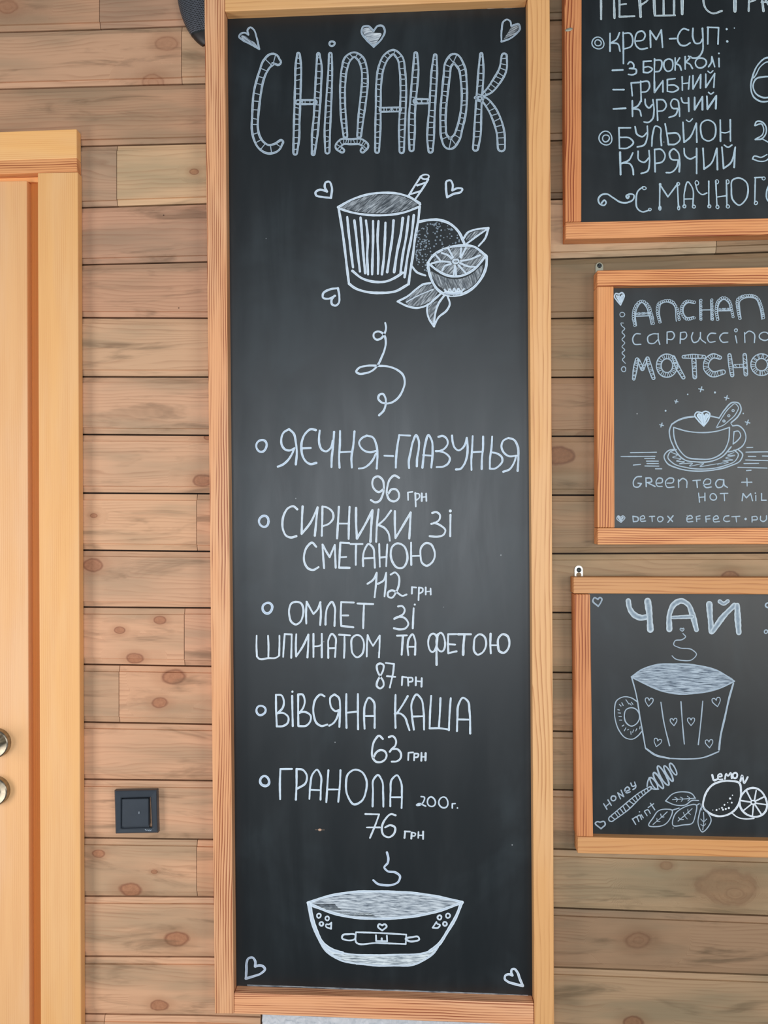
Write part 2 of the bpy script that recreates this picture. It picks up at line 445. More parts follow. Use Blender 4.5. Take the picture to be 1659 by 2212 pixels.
        o = bpy.data.objects.new(name, me); COL.objects.link(o); o.parent = parent
        if label: o['label'] = label
        if color: o.color = (color[0], color[1], color[2], 1)
        s.clear(); return o

def ink(parent, dep, name, blocks, mat='chalk', label=None, color=None):
    k = Ink(dep)
    for text, view in blocks:
        k.wk = 0.80 if view[0] == 1260 else 0.87 if view[0] > 1260 else 0.92
        k.read(text, *view)
    return k.part(name, mat, parent, label, color)

def wash(parent, dep, name, polys, view, ang=0.0, mat='wash', label=None, color=None, smooth=True):
    """scribbled area between outlines: flat film of chalk with gaps, cut along closed outlines"""
    ox, oy, sc = view; vs = []; fs = []; uvs = []; ca, sa = math.cos(math.radians(ang)), math.sin(math.radians(ang))
    for txt in polys:
        v = list(map(float, txt.split())); pts = [(ox+v[i]/sc, oy+v[i+1]/sc) for i in range(0, len(v), 2)]
        if smooth: pts = crom(pts, True, 5.0)
        b = len(vs); tri = geometry.tessellate_polygon([[Vector((x, y, 0)) for x, y in pts]])
        for x, y in pts: vs.append(P(x, y, dep+0.00025)); uvs.append((x*ca+y*sa, -x*sa+y*ca))
        fs += [tuple(b+i for i in t) for t in tri]
    k = Ink(dep); k.v, k.f, k.uv = vs, fs, uvs
    return k.part(name, mat, parent, label, color)

# ================================================================ the timbered wall
wall = empty('wall_back', P(830, 1106, -0.03)); wall['kind'] = 'structure'
XS = [0, 178, 450, 1192, 1659]
SEAM = [(-55, -62, -74, -87, -103), (67, 62, 52, 41, 25), (190, 185, 178, 170, 154), (320, 314, 307, 302, 287),
        (451, 447, 438, 429, 415), (575, 570.5, 564, 559, 543), (686, 685, 686, 687.5, 676), (813, 813, 813.5, 814.5, 812),
        (937, 938, 940, 942, 941), (1063, 1065, 1066.5, 1069.6, 1070), (1187, 1188.7, 1191.5, 1196.5, 1194.5),
        (1310, 1312, 1314, 1324, 1325), (1434, 1436, 1440.5, 1453.6, 1458), (1558, 1561, 1566, 1581, 1588),
        (1682, 1685, 1688, 1707.7, 1716), (1809, 1811.7, 1815.5, 1836, 1850), (1936, 1938.3, 1940, 1963, 1981),
        (2066, 2068.5, 2070, 2091.7, 2109.5), (2191, 2193, 2197, 2221, 2240), (2317, 2319, 2323, 2348, 2368)]
def seam(k, x):
    i = 0
    while i < len(XS)-2 and x > XS[i+1]: i += 1
    a, b = XS[i], XS[i+1]; ya, yb = SEAM[k][i], SEAM[k][i+1]
    return ya + (yb-ya)*(x-a)/(b-a)
def plank(k, x0, x1, color, knots=(), end_gap=0.0006):
    bm = bmesh.new(); uv = box_uv(bm)
    xs = [x0]+[x for x in range(int(x0//90+1)*90, int(x1), 90) if x0+10 < x < x1-10]+[x1]
    rings = []
    C = 0.0112+random.uniform(-.0012, .0012)
    for q, x in enumerate(xs):
        t = P(x, seam(k, x)); b = P(x, seam(k+1, x)); X = t.x + (end_gap if q == 0 else -end_gap if q == len(xs)-1 else 0)
        zt, zb = t.z-0.0017, b.z+0.0017
        prof = [(zt, .018), (zt, .0046), (zt-C+.0012, .0022), (zt-C, 0.0030), (zt-C-.0004, 0), (zb+C+.0004, 0), (zb+C, 0.0030), (zb+C-.0012, .0022), (zb, .0046), (zb, .018)]
        rings.append([bm.verts.new((X, y, z)) for z, y in prof])
    for a, b in zip(rings, rings[1:]):
        for i in range(10):
            j = (i+1) % 10; bm.faces.new((a[i], a[j], b[j], b[i]))
    bm.faces.new(rings[0]); bm.faces.new(rings[-1][::-1])
    bmesh.ops.recalc_face_normals(bm, faces=bm.faces)
    for fc in bm.faces:
        for lp in fc.loops: lp[uv].uv = (lp.vert.co.x, lp.vert.co.z)
    o = build('plank', bm, M['plank'], wall, color=color)
    for i in range(3):
        if i < len(knots):
            px, py, r = knots[i]; p = P(px, py); o['knot%d' % i] = (p.x, p.z, r/1100.0)
        else: o['knot%d' % i] = (0.0, 0.0, 0.0)
    return o
def tint(r, g, b):       # colour of one plank relative to the mean plank, dimmer light on the right included
    return (r, g, b)
PL = [  # seam row, x from, x to, tint, knots (photo pixels, radius in pixels)
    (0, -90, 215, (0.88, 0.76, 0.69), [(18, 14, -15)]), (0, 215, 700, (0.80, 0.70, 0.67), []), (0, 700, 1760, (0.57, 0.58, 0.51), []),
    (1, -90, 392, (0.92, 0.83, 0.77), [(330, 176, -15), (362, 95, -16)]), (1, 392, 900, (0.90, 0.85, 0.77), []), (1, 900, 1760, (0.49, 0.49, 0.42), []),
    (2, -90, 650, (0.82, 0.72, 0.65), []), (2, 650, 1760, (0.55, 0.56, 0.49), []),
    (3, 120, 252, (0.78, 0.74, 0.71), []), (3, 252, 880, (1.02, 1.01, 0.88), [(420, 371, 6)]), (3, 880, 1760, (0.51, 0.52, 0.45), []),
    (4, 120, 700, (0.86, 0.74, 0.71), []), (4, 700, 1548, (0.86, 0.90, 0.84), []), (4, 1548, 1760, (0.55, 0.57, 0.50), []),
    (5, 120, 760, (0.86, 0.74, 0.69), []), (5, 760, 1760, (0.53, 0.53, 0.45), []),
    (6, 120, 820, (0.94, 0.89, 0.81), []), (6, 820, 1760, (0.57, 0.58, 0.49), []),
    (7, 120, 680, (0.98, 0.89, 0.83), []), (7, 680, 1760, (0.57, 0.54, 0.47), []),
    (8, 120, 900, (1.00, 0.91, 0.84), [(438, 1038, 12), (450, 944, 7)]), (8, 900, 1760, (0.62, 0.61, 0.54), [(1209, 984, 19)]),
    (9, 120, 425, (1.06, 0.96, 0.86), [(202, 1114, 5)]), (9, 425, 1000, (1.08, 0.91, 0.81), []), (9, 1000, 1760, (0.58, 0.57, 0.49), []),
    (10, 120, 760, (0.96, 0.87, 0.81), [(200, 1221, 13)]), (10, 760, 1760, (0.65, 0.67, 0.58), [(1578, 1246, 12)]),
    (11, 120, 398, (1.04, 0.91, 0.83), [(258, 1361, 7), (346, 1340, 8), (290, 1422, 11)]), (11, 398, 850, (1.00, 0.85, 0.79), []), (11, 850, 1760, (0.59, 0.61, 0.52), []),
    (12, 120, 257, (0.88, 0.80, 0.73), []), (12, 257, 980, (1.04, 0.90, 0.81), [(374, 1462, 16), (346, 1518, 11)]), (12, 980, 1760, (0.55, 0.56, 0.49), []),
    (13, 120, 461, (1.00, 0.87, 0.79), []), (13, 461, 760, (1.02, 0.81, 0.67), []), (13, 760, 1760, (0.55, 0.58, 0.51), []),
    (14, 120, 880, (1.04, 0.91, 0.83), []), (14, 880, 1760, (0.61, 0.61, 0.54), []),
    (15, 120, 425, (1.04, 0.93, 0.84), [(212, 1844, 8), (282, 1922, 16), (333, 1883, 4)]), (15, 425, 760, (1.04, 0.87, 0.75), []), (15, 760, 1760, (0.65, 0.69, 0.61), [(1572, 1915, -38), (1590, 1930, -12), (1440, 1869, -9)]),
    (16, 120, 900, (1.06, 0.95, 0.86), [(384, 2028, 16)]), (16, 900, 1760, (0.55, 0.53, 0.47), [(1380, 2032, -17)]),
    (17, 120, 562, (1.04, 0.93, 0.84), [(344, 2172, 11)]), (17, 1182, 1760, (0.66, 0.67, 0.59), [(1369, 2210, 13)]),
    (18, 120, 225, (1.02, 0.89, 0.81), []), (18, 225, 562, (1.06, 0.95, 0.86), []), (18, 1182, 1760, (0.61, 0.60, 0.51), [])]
for row in PL:                                  # boards run on past the picture; right ones darkest at top, dimmer light mixed into their tint
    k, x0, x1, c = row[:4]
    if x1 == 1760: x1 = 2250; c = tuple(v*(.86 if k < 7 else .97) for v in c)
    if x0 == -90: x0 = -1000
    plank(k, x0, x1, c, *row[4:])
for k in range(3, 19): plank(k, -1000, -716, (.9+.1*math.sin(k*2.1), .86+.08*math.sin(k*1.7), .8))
SEAM[0:0] = [(-297, -308, -326, -345, -367), (-176, -185, -200, -216, -235)]
plank(0, -1000, 300, (.88, .82, .76)); plank(0, 300, 2250, (.8, .76, .7)); plank(1, -1000, 820, (.92, .88, .8)); plank(1, 820, 2250, (.78, .74, .68))

bm = bmesh.new(); bm2 = None
a = P(-990, -290, -0.0185); b = P(2240, 2370, -0.0185)
bmesh.ops.create_cube(bm, size=1.0, matrix=Matrix.Translation(((a.x+b.x)/2, 0.0245, (a.z+b.z)/2)) @ Matrix.Diagonal((b.x-a.x, 0.012, a.z-b.z, 1)))
build('backing_sheet', bm, M['backing'], wall)

# thin dry cracks and splits in the boards
# grey plaster seen below the tall board
def plaster():
    s = NT('grey_plaster'); tc = s.n('ShaderNodeTexCoord').outputs['Object']
    n = s.noise(tc, 90.0, 3.0); return s.done(s.mix(n, rgb(192, 194, 198), rgb(224, 225, 228)), 0.8, bump=n, bstr=0.2)
M['plaster'] = plaster()
from mathutils import noise as mn
bm = bmesh.new(); p0 = P(563, 2060); p1 = P(1181, 2330); NX, NZ = 200, 90; g = []
for j in range(NZ+1):
    r = []
    for i in range(NX+1):
        x = p0.x+(p1.x-p0.x)*i/NX; z = p0.z+(p1.z-p0.z)*j/NZ
        h = mn.fractal(Vector((x*95+mn.noise(Vector((x*60, z*60, 3)))*1.3, z*38, 0)), 1.0, 2.0, 3)
        h = -0.0045*max(0, 0.22-abs(h))/0.22 + 0.0010*mn.noise(Vector((x*300, z*200, 1)))
        edge = i in (0, NX) or j in (0, NZ)
        r.append(bm.verts.new((x, 0.018 if edge else 0.0005-h, z)))
    g.append(r)
for j in range(NZ):
    for i in range(NX): bm.faces.new((g[j][i], g[j][i+1], g[j+1][i+1], g[j+1][i]))
bmesh.ops.recalc_face_normals(bm, faces=bm.faces)
o = build('plaster_patch', bm, M['plaster'], wall, smooth=True, label='rough grey plaster showing below the tall board')

# ================================================================ door and its trim
door = empty('door_1', P(60, 1500, 0)); door['kind'] = 'structure'
build('door_leaf', prism([(-636, 405), (58, 390), (64, 2300), (-636, 2300)], 0.008, -0.016, 'y', 0.0015), M['door'], door, color=(.90, .91, 1.04))
build('door_jamb', prism([(57, 380), (110, 380), (116, 2300), (63, 2300)], -0.010, -0.017, 'y', 0.0005, 3.3), M['door'], door, color=(.80, .52, .32))
build('head_jamb', prism([(-680, 382), (112, 360), (112, 392), (-680, 408)], -0.0005, -0.017, 'x', 0.0008, 1.7), M['door'], door, color=(1.02, .90, .82))

def lathe(prof, seg=48):
    """profile (radius, distance from the wall plane) spun round the y axis"""
    bm = bmesh.new(); rings = []
    for r, y in prof:
        rings.append([bm.verts.new((r*math.cos(2*math.pi*i/seg), -y, r*math.sin(2*math.pi*i/seg))) for i in range(seg)] if r > 1e-6 else [bm.verts.new((0, -y, 0))])
    for a, b in zip(rings, rings[1:]):
        for i in range(seg):
            j = (i+1) % seg
            if len(a) == 1 and len(b) == 1: continue
            if len(a) == 1: bm.faces.new((a[0], b[i], b[j]))
            elif len(b) == 1: bm.faces.new((a[i], a[j], b[0]))
            else: bm.faces.new((a[i], a[j], b[j], b[i]))
    bmesh.ops.recalc_face_normals(bm, faces=bm.faces)
    return bm
def at(name, bm, mat, parent, loc, smooth=True, label=None, color=None):
    """part with its own origin at world point loc (its mesh is centred there)"""
    o = link(name, bm, mat, None, smooth); o.parent = parent
    off = Vector((0, 0, 0)); q = parent
    while q is not None: off += Vector(q.location); q = q.parent
    o.location = Vector(loc)-off
    if label: o['label'] = label
    if color: o.color = (*color, 1)
    return o
def autosmooth(o, deg=35):
    me = o.data
    for p in me.polygons: p.use_smooth = True
    bmx = bmesh.new(); bmx.from_mesh(me)
    for e in bmx.edges:
        if len(e.link_faces) == 2 and e.calc_face_angle(0) > math.radians(deg): e.smooth = False
    bmx.to_mesh(me); bmx.free()
ROSE = [(0.0, 0.0), (0.0285, 0.0), (0.0285, 0.0085), (0.0272, 0.0112), (0.0255, 0.0122), (0.0185, 0.0110), (0.0150, 0.0106), (0.0, 0.0106)]
c1 = P(-6, 1603.5, 0.0082); c2 = P(-8, 1706.5, 0.0082)
rose = at('handle_rose', lathe(ROSE), M['nickel'], door, c1, label='round brushed metal plate behind the handle'); autosmooth(rose)
hub = at('hub', lathe([(0, .0106), (.0105, .0106), (.0100, .022), (.0095, .048), (0, .048)], 32), M['nickel'], rose, c1); autosmooth(hub)
bm = bmesh.new(); prev = None; N = 14
for i in range(N+1):
    t = i/N; x = -0.118*t; y = -(0.046+0.004*math.sin(t*math.pi)); z = 0.0035*math.sin(t*math.pi); ry = 0.0065*(1-.15*t); rz = 0.0100*(1-.25*t)
    if i in (0, N): ry *= .6; rz *= .6
    ring = [bm.verts.new((x, y+ry*math.sin(a*math.pi/8), z+rz*math.cos(a*math.pi/8))) for a in range(16)]
    if prev:
        for k in range(16): bm.faces.new((prev[k], prev[(k+1) % 16], ring[(k+1) % 16], ring[k]))
    else: bm.faces.new(ring)
    prev = ring
bm.faces.new(prev); bmesh.ops.recalc_face_normals(bm, faces=bm.faces)
lv = at('lever', bm, M['nickel'], rose, c1)
krose = at('keyhole_rose', lathe(ROSE), M['nickel'], door, c2, label='round brushed metal plate with the lock'); autosmooth(krose)
kh = at('lock_cylinder', lathe([(0, .0104), (.0125, .0104), (.0125, .0122), (.0085, .0124), (.0085, .0110), (.006, .0110), (.006, .0142), (0, .0144)], 32), M['nickel'], krose, c2); autosmooth(kh)
bm = bmesh.new(); bmesh.ops.create_cube(bm, size=1, matrix=Matrix.Translation((0, -.0145, -.001)) @ Matrix.Diagonal((.0016, .0012, .008, 1)))
at('key_slot', bm, M['black'], krose, c2, False)

casing = empty('trim_1', P(125, 1300, 0)); casing['kind'] = 'structure'
build('head_casing', prism([(-740, 312), (165.5, 278.5), (166, 341.5), (-740, 371)], 0.020, 0.0003, 'x', 0.0014, 5.0), M['door'], casing, label='pale yellow upper board over the door', color=(1.03, 1.0, .92))
build('head_casing', prism([(-740, 371.3), (166, 341.8), (166.5, 370.5), (-740, 400)], 0.020, 0.0003, 'x', 0.0012, 8.0), M['frame'], casing, label='redder lower board over the door', color=(1.02, .84, .66))
build('side_casing', prism([(81, 373), (167.8, 371.3), (175.5, 2300), (88, 2300)], 0.0205, 0.0003, 'y', 0.0018, 2.0), M['door'], casing, color=(.93, .91, .90))

build('side_casing', prism([(-741, 401), (-655, 397), (-655, 2300), (-741, 2300)], 0.0205, 0.0003, 'y', 0.0018, 12.0), M['door'], casing, color=(.93, .91, .90))

# ================================================================ speaker behind the tall board
spk = thing('wall_speaker', 'black perforated oval loudspeaker tucked against the tall chalkboard frame at the top', 'speaker', P(441, -40, 0))
def speaker_mat():
    s = NT('speaker_grille'); uv = s.n('ShaderNodeUVMap', uv_map='UVMap').outputs[0]
    sp = s.n('ShaderNodeSeparateXYZ', {0: uv}); u, v = sp.outputs[0], sp.outputs[1]
    pit = 0.0037
    def lat(du, dv):
        a = s.f('SUBTRACT', s.f('FRACT', s.f('ADD', s.f('DIVIDE', u, pit), du)), 0.5)
        b = s.f('MULTIPLY', s.f('SUBTRACT', s.f('FRACT', s.f('ADD', s.f('DIVIDE', v, pit*1.732), dv)), 0.5), 1.732)
        return s.f('SQRT', s.f('ADD', s.f('MULTIPLY', a, a), s.f('MULTIPLY', b, b)))
    hole = s.rng(s.f('MINIMUM', lat(0, 0), lat(.5, .5)), 0.40, 0.33)
    col = s.mix(hole, rgb(118, 120, 128), rgb(4, 4, 5))
    return s.done(col, s.f('ADD', s.f('MULTIPLY', hole, 0.45), 0.38), s.f('MULTIPLY', s.f('SUBTRACT', 1.0, hole), 0.6), bump=s.f('SUBTRACT', 1.0, hole), bstr=0.5, bdist=0.0008)
M['grille'] = speaker_mat()
M['shell'] = plain('speaker_shell', rgb(34, 26, 24), 0.42)
def dome(v0, v1, inset, rim=None):
    """strip of the oval body, cut off flat where it stands against the chalkboard frame; v is height as a fraction of the half height"""
    bm = bmesh.new(); uv = box_uv(bm); rows = []; NU, NV = 26, 40
    edge = P(441.6, -40, 0.035).x - 0.0006; cx = P(465, -40, 0.0).x; a0 = 85/1100.0-inset
    for j in range(NV+1):
        s_ = v0+(v1-v0)*j/NV; z = P(420, -40+150*s_, 0.0).z; wf = math.sqrt(max(0.0, 1-s_*s_)); xl = cx-a0*wf; r = []
        for i in range(NU+1):
            t = 1-math.cos(math.pi/2*i/NU); x = min(xl, edge-1e-4)+(edge-min(xl, edge-1e-4))*t
            rho2 = min(1.0, ((x-cx)/a0)**2+s_*s_)
            r.append((x, -(0.003+(0.031-inset)*math.sqrt(1-rho2)), z))
        rows.append(r)
    vs = [[bm.verts.new(p) for p in r] for r in rows]
    back = [bm.verts.new((r[-1][0], -0.0002, r[-1][2])) for r in rows]; backl = [bm.verts.new((r[0][0], -0.0002, r[0][2])) for r in rows]
    for j in range(NV):
        for i in range(NU): bm.faces.new((vs[j][i], vs[j][i+1], vs[j+1][i+1], vs[j+1][i]))
        bm.faces.new((vs[j][-1], back[j], back[j+1], vs[j+1][-1])); bm.faces.new((backl[j], vs[j][0], vs[j+1][0], backl[j+1]))
    for fc in bm.faces:
        for lp in fc.loops:
            c = lp.vert.co; lp[uv].uv = (c.x-c.y*0.6, c.z)
    bmesh.ops.recalc_face_normals(bm, faces=bm.faces)
    return bm
build('grille', dome(-0.80, 0.795, 0.0), M['grille'], spk, True)
build('shell', dome(0.81, 0.95, 0.0), M['shell'], spk, True)
build('shell', dome(-0.95, -0.81, 0.0), M['shell'], spk, True)
build('rim', dome(0.793, 0.812, -0.0006), M['screw'], spk, True)

# ================================================================ light switch
sw = thing('light_switch', 'square graphite grey rocker light switch low on the timber wall', 'switch', P(295, 1753, 0))
def ringbox(outer, inner, dep, din, back):
    """frame with an opening: outer and inner quads in photo pixels"""
    bm = bmesh.new()
    o1 = [P(x, y, dep*0.72) for x, y in outer]; cx = sum(x for x, _ in outer)/4; cy = sum(y for _, y in outer)/4
    shr = [(cx+(x-cx)*.955, cy+(y-cy)*.955) for x, y in outer]
    lip = [(cx+(x-cx)*1.06, cy+(y-cy)*1.06) for x, y in inner]
    loops = [[Vector((p.x, 0, p.z)) for p in o1], o1, [P(x, y, dep) for x, y in shr], [P(x, y, dep*.93) for x, y in lip], [P(x, y, din) for x, y in inner], [P(x, y, 0.001) for x, y in inner]]
    vs = [[bm.verts.new(p) for p in l] for l in loops]
    for a, b in zip(vs, vs[1:]):
        for i in range(4): bm.faces.new((a[i], a[(i+1) % 4], b[(i+1) % 4], b[i]))
    bmesh.ops.recalc_face_normals(bm, faces=bm.faces)
    bmesh.ops.bevel(bm, geom=[e for e in bm.edges if e.verts[0].co.y < -0.003 or e.verts[1].co.y < -.003], offset=0.0007, segments=2, affect='EDGES')
    return bm
o = build('switch_frame', ringbox([(247, 1707), (339.5, 1705.5), (342, 1799), (249.5, 1801)], [(262.5, 1724), (325.5, 1722), (328.5, 1787), (262.5, 1789)], 0.0115, 0.0085, 0.0), M['switch'], sw)
bm = bmesh.new()
pts = [(264, 1726.5, .0098), (320.5, 1725.5, .0112), (321, 1784, .0140), (263.5, 1786, .0112)]
f = [bm.verts.new(P(*p)) for p in pts]; b_ = [bm.verts.new((v.co.x, -0.001, v.co.z)) for v in f]
bm.faces.new(f); bm.faces.new(b_[::-1])
for i in range(4): bm.faces.new((f[i], b_[i], b_[(i+1) % 4], f[(i+1) % 4]))
bmesh.ops.recalc_face_normals(bm, faces=bm.faces); bmesh.ops.bevel(bm, geom=bm.edges[:], offset=0.0009, segments=2, affect='EDGES')
build('rocker', bm, M['rocker'], sw)
ink(sw, 0.0135, 'indicator_mark', [('s 10 834 752 832 800', (230, 1690, 11.85))], 'chalk', 'tiny pale mark on the rocker')
ink(sw, 0.0113, 'maker_mark', [('s 14 990 1208 1010 1225; s 11 1010 1215 1040 1226 1060 1216 1080 1228 1100 1216 1120 1226 1150 1218; s 6 1070 1240 1140 1242', (230, 1690, 11.85))], 'chalk_soft', 'small pale illegible lettering')
bm = bmesh.new(); c = P(294, 1755, 0.0)
bmesh.ops.create_cube(bm, size=1, matrix=Matrix.Translation((c.x, -0.0035, c.z)) @ Matrix.Diagonal((0.0575, 0.0066, 0.0575, 1)))
build('base_plate', bm, M['switch'], sw)

# ================================================================ chalkboards
def chalkboard(label, panel, dep, thick, pieces, origin):
    t = thing('chalkboard', label, 'chalkboard', P(*origin, 0))
    build('board_panel', prism(panel, dep, 0.0004, 'x', 0.0), M['board'], t)
    for nm, quad, along, mat, col, uo, d in pieces:
        build(nm, prism(quad, d or thick, 0.0002, along, 0.0016, uo), M[mat], t, color=col)
    return t
D1 = 0.0115
cb1 = chalkboard('tall chalkboard with the breakfast menu and drawings of a drink and a bowl',
    [(480, 18), (1146, -6), (1154, 2160), (506, 2142)], D1, 0.035, [
    ('frame_stile', [(441, -32), (484.5, -33), (505, 2190), (464, 2190)], 'y', 'frame', (1.02, .93, .90), 0.0, 0.0350),
    ('frame_stile', [(1139.5, -45), (1187.5, -46), (1197.5, 2262), (1155, 2262)], 'y', 'frame_pale', (1.0, .94, .84), 2.0, 0.0355),
    ('frame_rail', [(485.3, -19), (1138.6, -45), (1138.6, -1.5), (485.3, 24.5)], 'x', 'frame_pale', (1.0, .96, .86), 4.0, 0.0345),
    ('frame_rail', [(505.7, 2145), (1153, 2167), (1153, 2215), (505.7, 2190)], 'x', 'frame', (1.10, .98, .98), 6.0, 0.0340)],
    (830, 1106))
D2 = 0.014
cb2 = chalkboard('chalkboard of soup courses, topmost of the three small boards on the right',
    [(1250, -300), (1790, -310), (1790, 480), (1250, 492)], D2, 0.030, [
    ('frame_stile', [(1218.5, -330), (1257, -331), (1256, 478.5), (1222, 479.3)], 'y', 'frame', (.86, .60, .44), 9.0, 0.0300),
    ('frame_stile', [(1782, -345), (1822, -346), (1824, 466), (1784, 467)], 'y', 'frame', (.86, .60, .44), 11.0, 0.0300),
    ('frame_rail', [(1222, 480), (1826, 467.5), (1826, 503), (1222, 516.5)], 'x', 'frame', (.98, .78, .62), 13.0, 0.0302),
    ('frame_rail', [(1218, -372), (1822, -386), (1822, -347), (1218, -332)], 'x', 'frame', (.98, .78, .62), 15.0, 0.0302)],
    (1500, 80))
cb3 = chalkboard('chalkboard of matcha tea with a cup drawing, middle one of the small right-hand boards',
    [(1320, 608), (1790, 590), (1795, 1146), (1320, 1146)], D2, 0.030, [
    ('frame_rail', [(1290, 584), (1826, 573.5), (1826, 609.5), (1290, 618)], 'x', 'frame', (1.0, .80, .62), 17.0, 0.0302),
    ('frame_rail', [(1291, 1140.5), (1828, 1140), (1828, 1175), (1291, 1176.5)], 'x', 'frame', (1.0, .80, .62), 19.0, 0.0302),
    ('frame_stile', [(1290, 618.7), (1325.7, 618.2), (1328, 1139.8), (1291.3, 1139.8)], 'y', 'frame', (.96, .76, .58), 21.0, 0.0298),
    ('frame_stile', [(1788, 611), (1824, 610.5), (1826, 1139.3), (1790, 1139.5)], 'y', 'frame', (.96, .76, .58), 23.0, 0.0298)],
    (1550, 880))
cb4 = chalkboard('chalkboard of tea with a big mug, honey, mint and lemon, lowest of the small boards',
    [(1268, 1278), (1772, 1278), (1776, 1822), (1272, 1812)], D2, 0.030, [
    ('frame_rail', [(1239, 1247), (1804, 1248), (1804, 1285), (1239, 1282)], 'x', 'frame_pale', (.78, .64, .52), 25.0, 0.0302),
    ('frame_rail', [(1248, 1808), (1806, 1820), (1806, 1857), (1248, 1843.5)], 'x', 'frame_pale', (.84, .70, .56), 27.0, 0.0306),
    ('frame_stile', [(1240.8, 1283.6), (1275, 1283.8), (1281.5, 1807.6), (1246, 1806.8)], 'y', 'frame', (.88, .66, .52), 29.0, 0.0298),
    ('frame_stile', [(1766, 1286.4), (1802, 1286.8), (1804, 1819), (1768, 1818)], 'y', 'frame', (.88, .66, .52), 31.0, 0.0298)],
    (1520, 1550))

# hanger plates screwed to the wall above two of the small boards
def hanger(parent, cx, top, bot, hw, mat, screw, hole, label):
    bm = bmesh.new(); dep = 0.0022
    out = [(cx-hw, bot+14)]+[(cx+hw*math.cos(a*math.pi/12), top+hw-hw*math.sin(a*math.pi/12)) for a in range(12, -1, -1)]+[(cx+hw, bot+14)]
    fr = [bm.verts.new(P(x, y, dep)) for x, y in out]; bk = [bm.verts.new((v.co.x, -0.0001, v.co.z)) for v in fr]
    bm.faces.new(fr); bm.faces.new(bk[::-1])
    for i in range(len(fr)):
        j = (i+1) % len(fr); bm.faces.new((fr[i], bk[i], bk[j], fr[j]))
    bmesh.ops.recalc_face_normals(bm, faces=bm.faces)
    pl = build('hanger_plate', bm, M[mat], parent, label=label)
    if hole:
        hx, hy, hr = hole
        bm = bmesh.new(); bmesh.ops.create_circle(bm, cap_ends=True, radius=hr/1100, segments=20, matrix=Matrix.Rotation(math.pi/2, 4, 'X'))
        at('plate_hole', bm, M['hole_wood'], pl, P(hx, hy, dep+0.0002), False)
    sx, sy, sr = screw; R = sr/1100.0
    at('screw', lathe([(0, dep), (R, dep), (R*.92, dep+.0009), (R*.55, dep+.0016), (R*.25, dep+.0012), (0, dep+.0004)], 20), M['screw'], pl, P(sx, sy, 0)-Vector((0, 0, 0)))
M['hole_wood'] = plain('hole_wood', rgb(150, 124, 92), 0.8)
hanger(cb3, 1294.8, 567.0, 583.5, 8.2, 'dull_steel', (1294.3, 574.6, 5.0), None, 'dull grey metal hanger plate')
hanger(cb4, 1250.2, 1221.8, 1246.5, 8.9, 'steel', (1250.2, 1231, 5.1), (1250.3, 1241.8, 5.4), 'bright metal hanger plate with a keyhole')

# ================================================================ chalk lettering and drawings (photo pixels on each board's own plane)
VA = (500, 40, 4.997); VB = (820, 40, 4.997); VC = (660, 360, 3.9976); VD = (720, 680, 8.295); VE = (530, 910, 4.997)
VF = (810, 910, 4.997); VG = (530, 1280, 4.997); VH = (800, 1280, 4.997); VI = (540, 1640, 3.53); VJ = (640, 1820, 3.9976)
VK = (500, 2040, 8.295); VL = (1000, 2040, 8.295); VM = (1260, 0, 4.158); VN = (1260, 240, 4.158); VO = (1320, 610, 4.894)
VP = (1320, 820, 4.894); VQ = (1270, 1270, 4.265); VR = (1270, 1490, 4.265)

# --- tall board: heading
ink(cb1, D1, 'heading_lettering', [('''
L 25 10 15 502 470 64 452 436 112 392 478 104 342 570 78 305 680 72 280 800 78 265 930 72 256 1060 66 252 1180 66 275 1290 72 325 1370 85 400 1412 90 480 1392 86 535 1335 46
L 24 10 16 722 385 28 722 500 58 718 700 62 712 900 62 705 1100 60 700 1300 60 688 1450 40
L 24 10 15 938 385 24 945 500 54 938 700 62 928 900 62 918 1050 58 900 1250 60 882 1460 28
L 22 9 5 715 903 44 900 903 44
L 22 9 16 1068 385 30 1065 600 44 1055 800 54 1045 1000 58 1035 1200 60 1035 1435 46
L 22 10 34 1230 1265 42 1212 1100 52 1200 900 52 1202 700 54 1220 540 58 1260 430 66 1325 390 50 1390 430 60 1432 540 60 1440 680 64 1425 850 64 1400 1050 58 1378 1265 42
L 22 9 15 1195 1425 44 1150 1385 56 1190 1333 60 1290 1330 54 1400 1333 60 1450 1375 56 1415 1425 44
''', VA), ('''
L 22 10 36 -27 1430 42 -19 1200 56 -14 900 52 -9 700 54 20 520 58 75 410 60 150 362 46 215 420 58 245 560 58 256 750 62 252 950 62 242 1150 64 238 1430 48
L 20 9 7 20 985 44 212 982 44
L 23 10 14 390 380 30 390 550 60 378 700 64 365 850 60 352 1000 62 348 1200 66 345 1410 46
L 23 10 15 600 400 28 592 550 58 580 750 64 568 950 62 555 1150 70 550 1300 72 550 1425 46
L 22 9 4 390 893 48 515 893 46
CL 24 10 30 800 432 100 880 520 72 908 680 62 915 850 56 900 1030 58 865 1180 60 820 1300 84 755 1350 118 700 1280 70 685 1150 58 688 980 60 705 800 64 725 620 68 750 480 78
L 23 10 13 1098 385 26 1095 550 54 1083 750 60 1072 900 60 1062 1100 68 1055 1250 72 1035 1400 56
L 22 10 9 1345 405 56 1330 550 80 1260 680 82 1180 780 62 1120 822 30
L 22 10 10 1035 855 14 1120 872 54 1200 960 76 1265 1090 86 1305 1230 84 1315 1395 78
''', VB), ('e 24 1085 272 28 26', VA)], 'chalk_soft', 'striped chalk heading reading СНІДАНОК', (1.02, 1.04, 1.04))
HT = (1.0, 1.03, 1.05)
ink(cb1, D1, 'heart_drawing', [('c 20 182 175 ^ 175 120 205 95 240 120 270 200 300 330 ^ 200 275 110 225 82 195 100 165 150 155', VA)], 'chalk_soft', 'chalk heart, top left of the tall board', HT)
